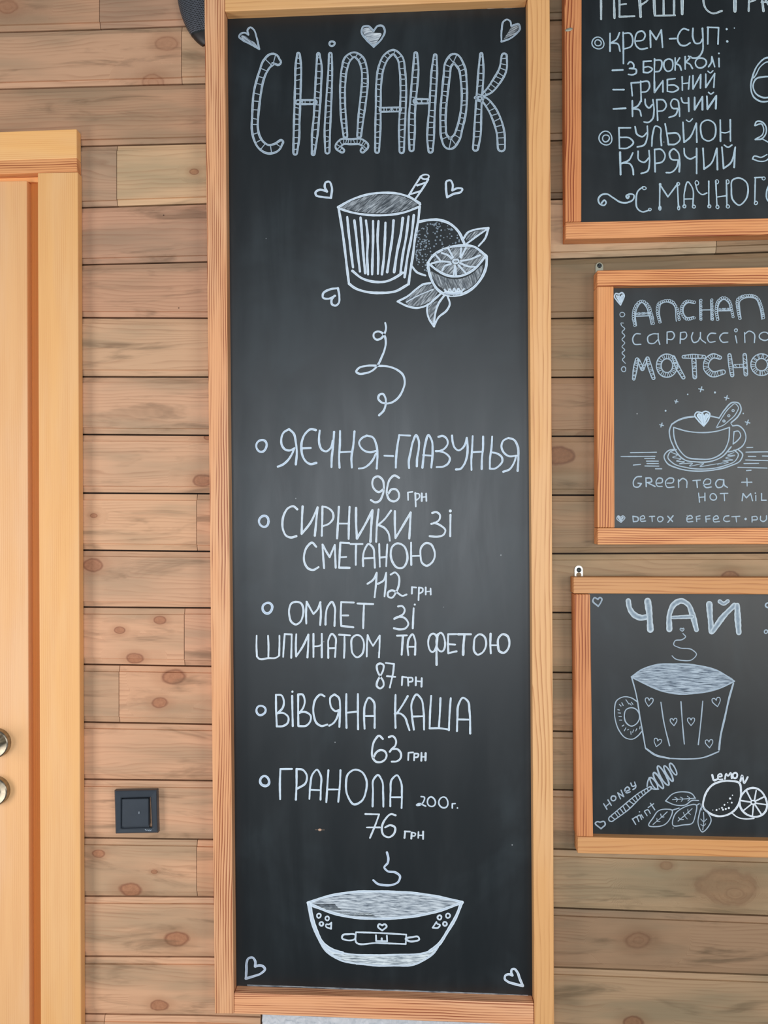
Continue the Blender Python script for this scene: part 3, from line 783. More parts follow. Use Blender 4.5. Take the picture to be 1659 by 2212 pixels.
wash(cb1, D1, 'heart_shading', ['105 185 150 190 190 225 250 260 290 325 200 272 115 222'], VA, 40, 'wash_dense', color=(.8, .85, .9))
ink(cb1, D1, 'heart_drawing', [('c 22 1535 135 ^ 1580 80 1630 80 1655 130 1620 220 1535 305 ^ 1450 220 1405 150 1420 90 1470 80', VA)], 'chalk_soft', 'chalk heart above the heading', HT)
wash(cb1, D1, 'heart_shading', ['1420 110 1480 100 1530 150 1620 165 1590 225 1535 290 1450 205'], VA, -12, 'wash_dense')
ink(cb1, D1, 'heart_drawing', [('c 20 1420 80 ^ 1410 30 1375 10 1340 30 1318 120 1315 250 ^ 1400 220 1480 160 1515 110 1500 60 1450 70', VB)], 'chalk_soft', 'chalk heart, top right of the tall board', HT)
wash(cb1, D1, 'heart_shading', ['1430 85 1495 70 1505 120 1420 190 1335 235 1385 155'], VB, -25)

# --- tall board: drink with oranges
ink(cb1, D1, 'glass_drawing', [('''
s 20 280 350 400 285 540 240 690 225 830 240 930 280 990 325; s 20 285 360 400 395 560 418 700 418 850 395 985 345
s 22 285 355 310 500 335 680 355 850 375 1010 ^ 420 1045 520 1080 650 1090 780 1075 880 1020; s 22 985 345 975 450 945 620 925 780 905 900 890 1015
s 22 405 900 480 960 600 995 700 990 780 955 840 915
s 22 360 435 372 560 388 700 410 870; s 22 422 465 440 620 455 780 470 905; s 22 475 440 488 600 500 760 515 920; s 22 522 465 538 620 532 780 540 930
s 22 583 470 583 640 578 800 575 930; s 22 630 470 622 620 628 780 625 925; s 22 690 485 685 640 675 800 660 930; s 22 760 465 750 600 730 740 705 910
s 24 840 445 825 570 790 740 765 910; s 22 890 430 870 600 840 760 820 915; s 22 935 420 915 600 880 780 855 955
s 18 995 85 940 170 885 260; s 18 1060 110 1010 190 945 285; e 14 1033 88 34 20; s 18 1045 135 965 162; s 18 990 212 905 238; s 14 900 258 990 312''', VC)], 'chalk', 'chalk drawing of a ribbed glass with a straw', (.96, .98, 1.0))
wash(cb1, D1, 'glass_shading', ['300 348 450 282 600 242 720 240 850 262 965 330 870 372 700 400 560 400 400 378'], VC, -38, label='scribbled drink surface')
random.seed(3); dots = []
while len(dots) < 150:
    a = random.random()*6.283; r = 215*math.sqrt(random.random()); x = 1130+r*math.cos(a); y = 700+r*math.sin(a)*1.03
    if x < 945+(900-y)*.04 or x > 1360 or (x > 1050 and y > 800-(x-1050)*.45): continue
    if random.random() > 0.25+0.75*max((1050-x)/130, (560-y)/90, 0): continue
    dots.append('d %.1f %.0f %.0f' % (random.uniform(4, 8), x, y))
ink(cb1, D1, 'orange_dots', [(';'.join(dots), VC)], 'chalk_soft', 'speckled skin of the drawn orange', (.55, .57, .6))
ink(cb1, D1, 'orange_drawing', [('''
s 24 985 475 1050 462 1150 460 1250 495 1320 560 1370 660; s 18 915 855 960 910 1035 940
s 22 1055 830 1100 770 1200 710 1330 682 1450 690 1560 770; s 22 1058 830 1130 890 1230 940 1330 945 1450 890 1555 775
s 24 1055 830 1065 900 1090 980 1140 1060 1210 1105 1320 1110 1430 1060 1520 960 1560 860 1565 775
e 14 1298 818 26 16; s 17 1275 785 1235 710; s 17 1335 780 1345 705; s 17 1342 785 1385 700; s 17 1262 793 1230 765 1175 745; s 17 1160 805 1130 770; s 17 1250 825 1170 818 1090 835
s 17 1255 840 1200 860 1180 895; s 17 1290 855 1280 930; s 17 1296 860 1300 935; s 17 1320 850 1380 915; s 17 1335 832 1400 860 1470 865; s 17 1342 815 1420 800 1505 765
s 18 1365 620 1400 570 1460 545 1580 530 ^ 1550 620 1495 685; s 16 1385 670 1480 600 1575 535
s 18 1080 1005 1020 1015 960 1055 880 1120 795 1165 ^ 880 1205 960 1220 1060 1190 1120 1140 1170 1095; s 9 870 1170 960 1120 1100 1060
s 18 1200 1110 1150 1180 1115 1300 1110 1380; s 18 1110 1380 1065 1310 1050 1250 1055 1190; s 18 1225 1115 1245 1190 1220 1240 1150 1300 1110 1375
s 14 1200 1062 1230 1085 1245 1055 1265 1085 1285 1050 1300 1085 1320 1052 1340 1080 1370 1055; s 40 1215 1090 1280 1098 1340 1085''', VC)], 'chalk', 'chalk drawing of an orange, a cut half and leaves', (.94, .97, 1.0))
wash(cb1, D1, 'orange_shading', ['1085 905 1140 930 1230 965 1330 970 1440 925 1530 850 1510 940 1440 1030 1330 1080 1200 1060 1120 1000'], VC, 70)
wash(cb1, D1, 'orange_shading', ['1110 780 1200 725 1330 695 1450 705 1540 775 1440 880 1330 930 1230 925 1130 875', '1385 640 1400 590 1460 560 1550 545 1450 610', '860 1150 960 1070 1080 1015 1140 1080 1120 1125 1050 1175 950 1205 880 1190', '1070 1200 1150 1160 1110 1290 1105 1350 1070 1290'], VC, -50)
for v in ('c 19 185 215 ^ 165 170 175 135 205 130 225 170 220 270 ^ 150 262 90 245 85 225 120 200', 'c 19 1268 205 ^ 1270 150 1250 118 1220 125 1213 180 1222 265 ^ 1280 235 1345 215 1355 195 1320 185',
          's 19 255 1115 200 1140 150 1130 150 1100 210 1060 280 1050 ^ 292 1120 285 1180 260 1200 230 1190 225 1150 250 1115'):
    ink(cb1, D1, 'heart_drawing', [(v, VC)], 'chalk', None, (.88, .92, .96))
ink(cb1, D1, 'swirl_drawing', [('s 38 930 145 945 230 910 350 860 420 770 445 725 400 730 330 790 300 860 315 915 370 940 480 920 620 870 750 790 910 700 1000 560 1050 460 1055 410 1020 450 960 600 915 800 915 1000 930 1150 990 1250 1080 1280 1200 1240 1360 1150 1500 1050 1570 950 1590 850 1560 805 1500 830 1430 890 1420 930 1480 940 1580 900 1720 820 1800', VD)], 'chalk', 'long chalk swirl between drink and menu', (.92, .96, 1.0))

# --- tall board: menu lines
def line(name, label, *blocks, col=(1, 1, 1), mat='chalk', bd=(cb1, D1)): ink(bd[0], bd[1], name, list(blocks), mat, label, col)
line('menu_lettering', 'chalk line reading ЯЄЧНЯ-ГЛАЗУНЬЯ', ('''
s 24 472 85 520 130 545 230 555 330 545 465; s 24 472 85 415 120 387 200 395 260 430 305 480 315 525 295; s 24 530 290 500 360 450 430 400 470 350 490
s 25 760 95 710 85 650 130 612 210 605 300 620 380 660 440 700 462 765 450; s 22 620 292 705 288
s 24 803 100 795 180 800 250 830 310 870 325 920 290 945 210; s 24 958 115 948 260 932 400 930 495
s 24 1022 105 1020 250 1012 400 1017 500; s 24 1178 110 1165 260 1145 400 1150 500; s 20 1020 335 1145 328
s 24 1310 155 1370 170 1415 260 1425 350 1418 510; s 22 1310 155 1260 180 1228 230 1245 280 1300 325 1350 335 1410 320; s 22 1408 350 1380 410 1330 470 1280 502 1225 510; s 20 1500 372 1595 376''', VE), ('''
s 24 262 150 240 280 228 400 225 500; s 20 262 150 380 155; s 24 368 505 365 440 385 330 410 220 445 150 470 200 472 300 455 400 452 485
s 24 512 500 525 380 540 260 580 150 610 200 622 320 608 500; s 18 520 365 612 372; s 22 685 168 730 158 775 190 785 240 750 295 700 320 658 322; s 22 690 322 760 345 808 400 790 455 740 488 665 495
s 22 832 155 840 230 860 285 900 315 945 290 980 230 990 180; s 24 992 178 1000 280 990 390 960 470 920 515 875 520; s 22 1055 160 1048 300 1040 420 1042 525; s 23 1167 165 1165 300 1155 400 1152 515; s 20 1050 335 1165 328
s 22 1265 165 1258 280 1242 400 1240 512; s 22 1250 335 1310 345 1370 390 1375 430 1340 480 1290 512 1240 512; s 25 1440 180 1500 200 1540 270 1548 380 1540 535; s 22 1440 180 1385 210 1365 270 1385 330 1440 375 1530 372; s 22 1525 375 1500 450 1450 520 1385 545''', VF), col=(.9, .95, 1.0))
line('price_lettering', 'chalk price reading 96 грн', ('s 23 1490 735 1440 765 1390 730 1370 665 1390 610 1430 595 1480 630 1495 700 1480 800 1440 865 1400 875 1355 850', VE), ('''
s 23 260 610 210 585 165 620 135 700 130 790 160 850 210 865 255 830 255 770 225 735 180 735 145 780
s 18 355 770 358 850; s 16 355 768 405 762; s 20 435 775 440 920; s 16 440 780 475 785 480 820 450 850; s 20 505 780 505 860; s 20 552 780 555 860; s 14 508 820 550 815''', VF))
line('menu_lettering', 'chalk line reading СИРНИКИ ЗІ', ('''
s 24 560 950 520 918 465 935 420 1000 400 1090 410 1180 440 1235 490 1255 550 1240; s 24 618 920 612 1040 608 1215 ^ 700 1100 780 930 ^ 765 1080 750 1235
s 22 832 920 830 1080 825 1235; s 22 832 920 880 930 940 980 950 1040 910 1100 830 1135; s 24 1010 925 1000 1090 990 1265; s 24 1125 925 1118 1090 1115 1270; s 20 1000 1105 1115 1105
s 26 1195 935 1195 1100 1205 1265 ^ 1290 1120 1372 960 ^ 1360 1120 1350 1300; s 22 1438 950 1420 1120 1412 1300; s 22 1572 965 1500 1060 1428 1125; s 22 1428 1118 1500 1150 1545 1210 1560 1290''', VE), ('''
s 24 215 970 215 1120 222 1260 ^ 300 1130 385 985 ^ 378 1130 370 1265; s 22 618 990 660 980 700 1010 695 1060 650 1095 608 1108; s 22 640 1095 700 1120 760 1180 740 1225 680 1245 590 1240; d 16 813 968; s 22 815 1010 812 1240''', VF))
line('menu_lettering', 'chalk line reading СМЕТАНОЮ', ('''
s 24 765 1355 720 1310 670 1350 635 1440 640 1530 680 1590 730 1605 790 1575; s 22 832 1330 840 1460 850 1585; s 22 835 1330 870 1400 910 1465 ^ 965 1335 ^ 970 1460 975 1580
s 24 1025 1312 1018 1450 1012 1580 ^ 1125 1582; s 24 1025 1310 1120 1315; s 20 1025 1468 1090 1464; s 20 1135 1325 1265 1325; s 22 1195 1335 1192 1450 1192 1550
s 22 1272 1562 1270 1470 1290 1380 1330 1325 1375 1360 1392 1470 1398 1580; s 20 1275 1480 1390 1475; s 20 1445 1325 1448 1460 1452 1570; s 20 1532 1330 1525 1450 1520 1565; s 20 1450 1472 1525 1464''', VE), ('''
c 24 240 1318 190 1350 170 1430 190 1520 240 1580 300 1580 345 1510 345 1420 310 1345; s 22 390 1310 390 1440 392 1550; s 20 392 1455 490 1452; c 22 550 1315 500 1360 492 1450 510 1530 555 1560 610 1530 645 1460 635 1380 600 1325''', VF))
line('price_lettering', 'chalk price reading 112 грн', ('s 21 1318 1755 1380 1710 1418 1635 ^ 1410 1760 1395 1900; s 21 1430 1755 1490 1720 1520 1635 ^ 1515 1760 1502 1890', VE), ('''
s 22 170 1655 215 1632 255 1670 260 1750 225 1850 180 1905 145 1895 140 1850 180 1825 240 1850 300 1885 340 1870; s 19 400 1790 398 1860; s 17 398 1790 445 1795; s 20 475 1795 470 1930; s 17 475 1795 515 1805 515 1835 480 1860
s 20 548 1795 548 1870; s 20 600 1805 602 1870; s 14 550 1840 600 1835''', VF))
line('menu_lettering', 'chalk line reading ОМЛЕТ ЗІ', ('''
c 22 545 100 500 115 475 170 475 250 500 320 545 345 590 320 620 250 625 170 600 115; s 22 662 100 655 220 658 335; s 22 662 100 700 170 735 232 ^ 780 180 810 105 ^ 815 230 808 350
s 22 865 345 868 250 890 150 935 100 965 160 965 260 962 360; s 22 1035 105 1030 230 1035 360 ^ 1165 375; s 22 1035 103 1170 108; s 22 1050 247 1110 247; s 22 1210 118 1380 124; s 22 1280 135 1275 260 1272 385''', VG), ('''
s 22 300 150 340 145 370 180 360 225 310 260 262 280; s 22 258 284 290 265 350 265 395 300 410 340 380 385 320 398 255 385; d 11 480 130; s 22 468 170 462 280 458 385''', VH))
line('menu_lettering', 'chalk line reading ШПИНАТОМ ТА ФЕТОЮ', ('''
s 20 122 465 120 580 125 690 ^ 145 712 250 708 340 700 365 680 ^ 368 560 368 465; s 20 245 465 250 580 248 700; s 20 425 450 415 570 408 695; s 20 425 448 500 452 ^ 498 580 495 705
s 22 550 450 545 570 548 690 ^ 615 590 680 455 ^ 678 570 670 700; s 22 735 445 735 570 735 695; s 22 825 445 825 570 825 700; s 20 740 582 800 575 825 560
s 21 895 705 895 600 900 500 935 445 970 480 975 580 968 695; s 20 900 602 970 600; s 20 1012 455 1130 462; s 21 1070 475 1070 590 1065 705; c 21 1195 460 1155 490 1145 580 1160 660 1205 700 1255 670 1280 590 1270 510 1235 465
s 20 1320 460 1312 570 1310 690; s 20 1320 460 1345 520 1378 575 ^ 1450 465 ^ 1448 590 1442 700''', VG), ('''
s 20 288 465 395 462; s 24 352 470 345 570 338 670; s 22 410 675 402 580 420 490 455 450 480 500 485 600 482 670; s 20 405 585 480 585; s 24 725 455 715 600 715 780; e 21 672 540 48 98; e 21 760 538 48 98
s 22 840 455 838 560 842 655 ^ 880 645 930 635; s 20 840 450 930 448; s 20 845 558 915 562; s 26 950 450 1085 450; s 28 1015 465 1005 570 1002 670; c 22 1180 450 1135 480 1118 560 1125 640 1155 670 1200 655 1240 600 1250 540 1225 470
s 24 1298 445 1295 560 1300 655; s 18 1300 568 1375 568; c 25 1430 450 1385 490 1378 570 1395 635 1440 650 1490 600 1500 530 1480 470''', VH))
line('price_lettering', 'chalk price reading 87 грн', ('''s 22 105 905 75 840 75 780 105 765 140 780 140 830 105 905 75 960 70 1010 105 1035 140 1010 140 960 105 905; s 20 165 760 255 770 ^ 245 870 225 960 210 1025; s 20 180 903 270 910
s 20 345 910 340 1000; s 18 345 908 390 915; s 20 405 920 410 1005; s 18 405 918 455 925 455 955 415 965; s 20 492 915 490 1000; s 20 555 925 552 1015; s 16 492 955 552 960''', VH))
line('menu_lettering', 'chalk line reading ВІВСЯНА КАША', ('''
s 22 330 1105 332 1280 340 1445; s 22 330 1105 390 1110 415 1170 405 1240 345 1305; s 22 345 1302 410 1300 465 1350 455 1410 410 1440 340 1445; d 12 508 1070; s 22 505 1115 508 1280 512 1440
s 22 570 1100 570 1280 572 1440; s 22 570 1100 615 1100 640 1160 630 1230 585 1300; s 22 585 1292 650 1290 705 1330 700 1390 660 1435 575 1442; s 23 855 1120 815 1100 765 1140 735 1230 740 1330 770 1410 820 1440 885 1425
s 22 962 1100 1005 1130 1022 1220 1020 1330 1015 1450; s 22 962 1100 920 1130 915 1190 935 1250 975 1280 1010 1270; s 22 1010 1285 985 1360 950 1410 905 1438; s 23 1090 1095 1088 1280 1092 1460; s 23 1215 1095 1215 1280 1217 1475; s 20 1092 1297 1212 1285
s 23 1287 1470 1282 1330 1295 1200 1335 1135 1380 1170 1395 1300 1395 1460; s 20 1285 1333 1390 1333''', VG), ('''
s 23 272 1105 268 1280 272 1460; s 22 403 1118 350 1210 290 1300; s 22 262 1308 320 1305 375 1350 400 1420 422 1485; s 22 470 1480 450 1330 450 1180 500 1100 550 1150 572 1260 580 1480; s 20 455 1338 575 1335
s 22 657 1115 645 1290 640 1465 ^ 750 1465 850 1480; s 22 757 1140 750 1300 740 1460; s 22 868 1140 855 1310 848 1485; s 23 935 1495 940 1350 955 1200 1000 1135 1050 1170 1070 1280 1078 1520; s 20 945 1370 1070 1372''', VH), col=(.95, .98, 1))
line('price_lettering', 'chalk price reading 63 грн', ('''s 23 135 1580 95 1545 50 1590 20 1690 25 1780 60 1825 110 1830 160 1800 175 1750 150 1710 110 1700 65 1725 35 1780; s 22 200 1560 240 1550 275 1590 270 1650 230 1690 210 1718; s 22 225 1692 290 1690 330 1735 325 1790 290 1820 230 1825
s 20 412 1730 408 1808; s 18 412 1728 462 1725; s 20 475 1738 472 1810; s 18 475 1738 520 1745 510 1775 478 1780; s 22 552 1730 550 1815; s 22 597 1735 595 1810; s 16 552 1775 597 1772''', VH))
line('menu_lettering', 'chalk line reading ГРАНОЛА 200г.', ('''
s 16 232 75 228 190 230 305; s 15 232 75 320 74; s 16 355 78 355 190 350 308; s 16 355 75 400 80 432 120 425 180 360 225; s 15 453 303 460 200 480 110 510 80 538 120 540 220 538 308; s 13 462 233 540 236
s 15 598 85 590 200 582 328; s 15 690 85 685 200 673 325; s 13 592 231 685 231; c 16 800 80 750 110 732 190 745 280 795 345 850 320 885 240 885 150 850 95; s 15 935 360 938 250 945 150 975 120 1005 160 1015 260 1017 362
s 15 1070 358 1072 250 1085 150 1120 122 1150 170 1158 270 1156 372; s 13 1070 290 1155 290; s 12 1305 285 1330 290 1325 320 1295 350 1270 350 1285 340 1340 358; e 12 1383 325 30 37; e 12 1475 330 36 40; s 12 1543 340 1543 372; s 10 1543 340 1565 338; d 6 1582 372''', VI), col=(.93, .97, 1))
line('price_lettering', 'chalk price reading 76 грн', ('''s 14 880 418 985 420 ^ 960 490 915 600; s 13 890 520 990 520; s 16 1110 428 1080 418 1030 460 1005 530 1020 580 1060 595 1100 565 1105 520 1070 503 1030 520
s 14 1183 550 1178 600; s 12 1180 550 1220 552; s 14 1233 560 1230 605; s 12 1233 558 1262 568 1255 585 1235 585; s 14 1285 555 1283 600; s 14 1320 552 1320 608; s 10 1285 580 1320 580''', VI))
for v, w in (('e 24 174 265 57 63', VE), ('e 26 200 1080 54 57', VE), ('e 28 238 167 53 56', VG), ('e 24 168 1272 48 52', VG), ('e 20 112 167 35 37', VI)):
    ink(cb1, D1, 'bullet_ring', [(v, w)], 'chalk', None, (.84, .89, .96))

# --- tall board: bowl, corner hearts, dust
ink(cb1, D1, 'steam_drawing', [('s 20 783 85 795 140 790 175 760 215 785 245 860 260 895 290 880 340 830 365 760 368 700 355 665 325', VJ)], 'chalk', 'chalk steam over the bowl', (.84, .88, .96))
wash(cb1, D1, 'bowl_shading', ['110 520 300 465 450 438 760 425 1000 435 1200 465 1425 515 1300 570 1100 620 950 645 700 650 450 630 300 590'], VJ, 3, 'wash_dense', label='scribbled food in the bowl')
wash(cb1, D1, 'bowl_shading', ['235 860 300 915 380 948 500 965 700 970 900 968 1100 955 1170 925 1225 890 1190 960 1110 1010 1030 1050 850 1060 650 1055 500 1040 380 1005 290 950'], VJ, 2, 'wash_dense', smooth=False, color=(1.25, 1.25, 1.2))
wash(cb1, D1, 'bowl_shading', ['120 540 300 600 470 640 700 650 640 610 450 600 360 560 300 500 200 510'], VJ, 20, 'wash_dense', color=(1.3, 1.3, 1.25))
ink(cb1, D1, 'bowl_drawing', [('''
s 22 100 520 250 470 450 432 760 424 1000 435 1200 463 1350 495 1435 515; s 24 115 530 300 605 450 640 700 657 950 645 1200 600 1435 518
s 34 112 530 135 640 170 760 230 870 310 930 400 955; s 16 100 530 130 680 190 830 260 940 380 1015 520 1045 650 1058; s 30 1428 520 1380 640 1310 760 1220 890 1150 940; s 16 400 955 500 968 700 972 900 968 1100 955 1170 930
s 18 520 1045 700 1062 850 1062 1030 1050 1110 1010 1190 950 1225 900; s 14 230 880 300 960 380 1000
e 15 195 632 17 19; e 15 267 655 17 17; e 15 217 702 17 16; c 14 303 692 ^ 300 745 ^ 255 722 258 706 280 708; e 15 1237 647 18 18; e 15 1310 632 18 20; e 15 1284 702 16 18; c 14 1210 685 ^ 1178 735 ^ 1225 735 1242 712 1215 700
c 15 742 715 ^ 765 705 780 720 742 760 ^ 705 722 715 705; c 15 515 775 ^ 700 780 950 795 ^ 945 877 ^ 700 867 515 857; c 16 510 800 450 792 400 802 395 825 430 842 510 825; c 17 945 832 1000 817 1055 817 1062 837 1030 850 970 850
s 15 688 800 690 850 ^ 785 852 ^ 782 805; s 16 738 828 738 850''', VJ)], 'chalk', 'chalk drawing of a bowl with a rolling pin on it', (.98, 1.0, 1.02))
ink(cb1, D1, 'heart_drawing', [('c 46 425 395 ^ 425 300 375 235 300 255 272 330 268 450 258 612 ^ 400 570 530 520 600 440 560 390 500 378', VK)], 'chalk', 'greyish chalk heart, bottom left of the tall board', (.74, .77, .84))
ink(cb1, D1, 'heart_drawing', [('c 46 885 555 ^ 865 490 880 445 920 440 970 490 1020 620 1075 745 ^ 930 710 800 665 750 620 760 560 820 535', VL)], 'chalk', 'chalk heart, bottom right of the tall board', (.95, .98, 1.02))
wash(cb1, D1, 'chalk_dust', ['20 4 200 10 420 18 600 24 800 32 900 37 900 41 760 34 600 29 400 23 200 14 20 9'], (520, 2124, 1.45), 2, 'wash_dense', label='faint chalk dust along the lower edge', color=(.5, .5, .5), smooth=False)
wash(cb1, D1, 'chalk_dust', ['0 30 40 22 160 12 300 14 260 30 150 34 60 40'], (1040, 8, 3.5), 2, label='faint chalk dust along the top edge', color=(.8, .74, .68))
bm = bmesh.new(); c = P(691, 1792.5, D1+.0006)
bmesh.ops.create_icosphere(bm, subdivisions=2, radius=1, matrix=Matrix.Diagonal((.0036, .0012, .0026, 1)))
at('wood_splinter', bm, plain('splinter', rgb(214, 176, 150), .8), cb1, c, label='tiny pale chip in the board face')
bm = bmesh.new(); bmesh.ops.create_cube(bm, size=1, matrix=Matrix.Diagonal((.019, .0008, .0011, 1)))
at('scratch', bm, plain('scratch', rgb(120, 104, 92), .8), cb1, c, False)
bm = bmesh.new(); bmesh.ops.create_icosphere(bm, subdivisions=2, radius=1, matrix=Matrix.Diagonal((.0095, .004, .0028, 1)))
at('edge_chip', bm, M['black'], cb1, P(902, 2157.5, 0.024), label='small black chip on the lower frame ledge')
bm = bmesh.new(); bmesh.ops.create_icosphere(bm, subdivisions=2, radius=1, matrix=Matrix.Rotation(-.25, 4, 'Y') @ Matrix.Diagonal((.0078, .0012, .0034, 1)))
at('nail_scar', bm, M['dull_steel'], cb2, P(1229, 64, 0.0300), label='grey scuff on the left frame piece')

# --- soup board
B2 = (cb2, D2)
line('heading_lettering', 'chalk heading reading ПЕРШІ СТРАВИ', ('''
s 23 158 -62 160 80 160 172; s 23 275 -60 278 60 280 162; s 18 155 -62 285 -62; s 20 325 -60 325 150 ^ 460 145; s 18 330 42 385 36; s 18 325 -60 420 -66; s 30 500 -70 510 60 515 150; s 20 505 -70 580 -50 582 -10 515 48
s 28 635 -70 637 40 642 132; s 22 720 -70 722 128; s 24 815 -70 815 132; s 18 640 142 825 138; s 32 888 -60 888 125; s 20 1150 -90 1090 -50 1080 20 1110 90 1160 120 1245 98; s 36 1362 -60 1362 100; s 20 1290 -70 1430 -80
s 22 1490 -70 1485 98; s 18 1490 -70 1550 -60 1552 -10 1490 18; s 27 1600 -60 1618 98; s 16 1600 20 1700 20; s 25 1600 -60 1700 98''', VM), bd=B2, mat='chalk_fat', col=(.82, .88, .88))
SB = (.66, .76, .79)
for v, w in (('e 13 132 387 55 52; e 13 132 385 28 28', VM), ('e 13 200 243 60 60; e 13 203 245 30 32', VN)):
    ink(cb2, D2, 'bullet_ring', [(v, w)], 'chalk', None, SB)
line('menu_lettering', 'chalk line reading крем-суп:', ('''
s 18 240 300 240 460; s 18 325 295 300 350 250 385; s 18 250 385 310 395 330 460; s 18 357 290 360 430 360 570; s 17 360 300 420 300 445 360 430 415 365 440; s 17 470 370 540 355 555 310 530 280 490 290 465 350 475 410 510 440 575 432
s 18 600 275 605 425; s 18 600 275 655 355 ^ 700 270 ^ 712 425; s 17 775 348 830 346; s 18 945 270 900 258 860 300 848 360 875 405 915 410 960 385; s 18 985 255 985 340 1010 390 1050 385 1070 350; s 18 1070 255 1075 380 1070 460 1030 515 980 520 945 505
s 18 1120 250 1118 395; s 18 1115 245 1215 248 ^ 1210 395; d 10 1288 262; d 11 1293 372; d 5 1357 252''', VM), bd=B2, col=SB)
line('menu_lettering', 'chalk line reading - з брокколі', ('''
s 19 262 632 355 628; s 17 400 575 420 555 450 575 450 610 415 615; s 17 425 615 475 625 475 655 440 672 405 668; s 17 610 548 540 552 ^ 540 650 ^ 590 650 620 620 590 600 545 605; s 17 640 530 638 670 638 830; s 17 645 540 700 545 705 590 680 640 645 645
c 17 765 530 730 550 725 600 755 640 790 630 805 580 795 540; s 17 825 520 825 630; s 17 865 520 830 575; s 17 830 572 865 590 880 630; s 17 915 510 915 620; s 17 965 510 920 560; s 17 920 560 955 575 980 615; e 17 1055 565 48 46
s 17 1125 600 1150 560 1155 510 ^ 1180 600; s 18 1218 525 1220 600; d 8 1218 480''', VM), bd=B2, col=SB)
line('menu_lettering', 'chalk line reading - грибний', ('''
s 19 268 805 365 805; s 17 500 740 430 745 ^ 440 860; s 17 515 730 520 910; s 17 520 735 585 735 595 780 570 820 525 828; s 17 640 730 640 830 ^ 715 725 ^ 715 825; s 17 825 705 755 715 ^ 755 820 ^ 810 825 855 795 830 770 760 765
s 17 888 690 890 810; s 17 955 685 945 800; s 15 890 752 950 745; s 17 985 680 985 800 ^ 1055 670 ^ 1052 790; s 17 1100 665 1100 785 ^ 1180 660 ^ 1172 785; s 15 1120 640 1140 655 1165 635''', VM), bd=B2, col=SB)
line('menu_lettering', 'chalk line reading - курячий', ('''
s 19 270 978 380 972; s 18 440 905 442 1045; s 18 520 900 490 950 445 975; s 18 445 975 505 990 520 1042; s 17 555 890 560 940 590 970 620 940; s 17 625 895 635 1000 620 1070 580 1100 545 1095; s 17 660 895 668 1080; s 17 660 895 720 900 745 950 720 990 668 1000
s 17 865 1045 860 960 845 900 810 890 785 930 800 970 850 975; s 17 850 980 830 1030 770 1055; s 17 880 880 895 920 940 925; s 18 945 880 948 1000; s 20 1000 875 1000 985 ^ 1070 870 ^ 1070 985; s 20 1110 865 1115 980 ^ 1195 860 ^ 1190 975; s 15 1125 830 1145 845 1170 830''', VM), bd=B2, col=SB)
line('price_lettering', 'large outlined chalk digit 6', ('s 17 1720 520 1640 520 1570 580 1520 690 1505 790 1530 870 1590 910 1700 905; s 13 1720 555 1640 560 1590 600 1545 680 1530 700; s 17 1720 690 1620 690 1550 710 1525 770 1550 840 1610 875 1700 870', VM), bd=B2, col=SB)
line('menu_lettering', 'chalk line reading БУЛЬЙОН', ('''
s 17 425 150 320 150 ^ 325 335 ^ 400 330 450 280 420 245 330 235; s 17 465 140 485 210 530 230 575 190; s 17 575 135 575 230 545 305 485 322; s 17 615 315 625 200 650 135 690 150 695 230 702 310; s 18 735 115 750 200 765 300 ^ 830 295 870 250 850 205 760 200
s 18 895 100 900 200 905 280 ^ 950 245 1015 110 ^ 1020 280; s 15 925 80 950 95 980 70; c 17 1115 80 1065 105 1055 180 1080 250 1125 268 1170 245 1190 180 1175 110; s 18 1230 80 1232 270; s 18 1320 78 1322 268; s 15 1232 190 1280 195 1320 180''', VN), bd=B2, col=SB)
line('menu_lettering', 'chalk line reading КУРЯЧИЙ', ('''
s 22 330 370 335 570; s 18 445 375 410 440 345 470; s 18 350 465 420 475 445 520 450 570; s 17 492 360 500 440 545 460 590 420; s 17 590 355 595 460 575 540 520 560; s 17 640 345 645 545; s 17 640 345 700 345 735 400 710 455 650 470
s 18 862 545 865 450 850 370 810 340 775 375 790 430 855 440; s 18 855 445 835 510 790 550 745 552; s 17 905 335 915 400 960 430 1005 410; s 18 1018 335 1018 560; s 18 1075 335 1085 520 ^ 1140 480 1200 335 ^ 1205 525; s 18 1245 325 1260 515 ^ 1320 470 1365 325 ^ 1355 505; s 15 1265 305 1300 325 1335 305''', VN), bd=B2, col=SB)
line('price_lettering', 'large outlined chalk digit 3', ('s 16 1540 130 1555 95 1600 95 1640 140 1640 200 1600 250 1545 255; s 14 1545 130 1600 115 1620 160 1610 210 1550 250; s 14 1600 245 1680 300 1690 380 1640 445 1580 450 1520 430 ^ 1530 408 1600 415 1650 390', VN), bd=B2, col=SB)
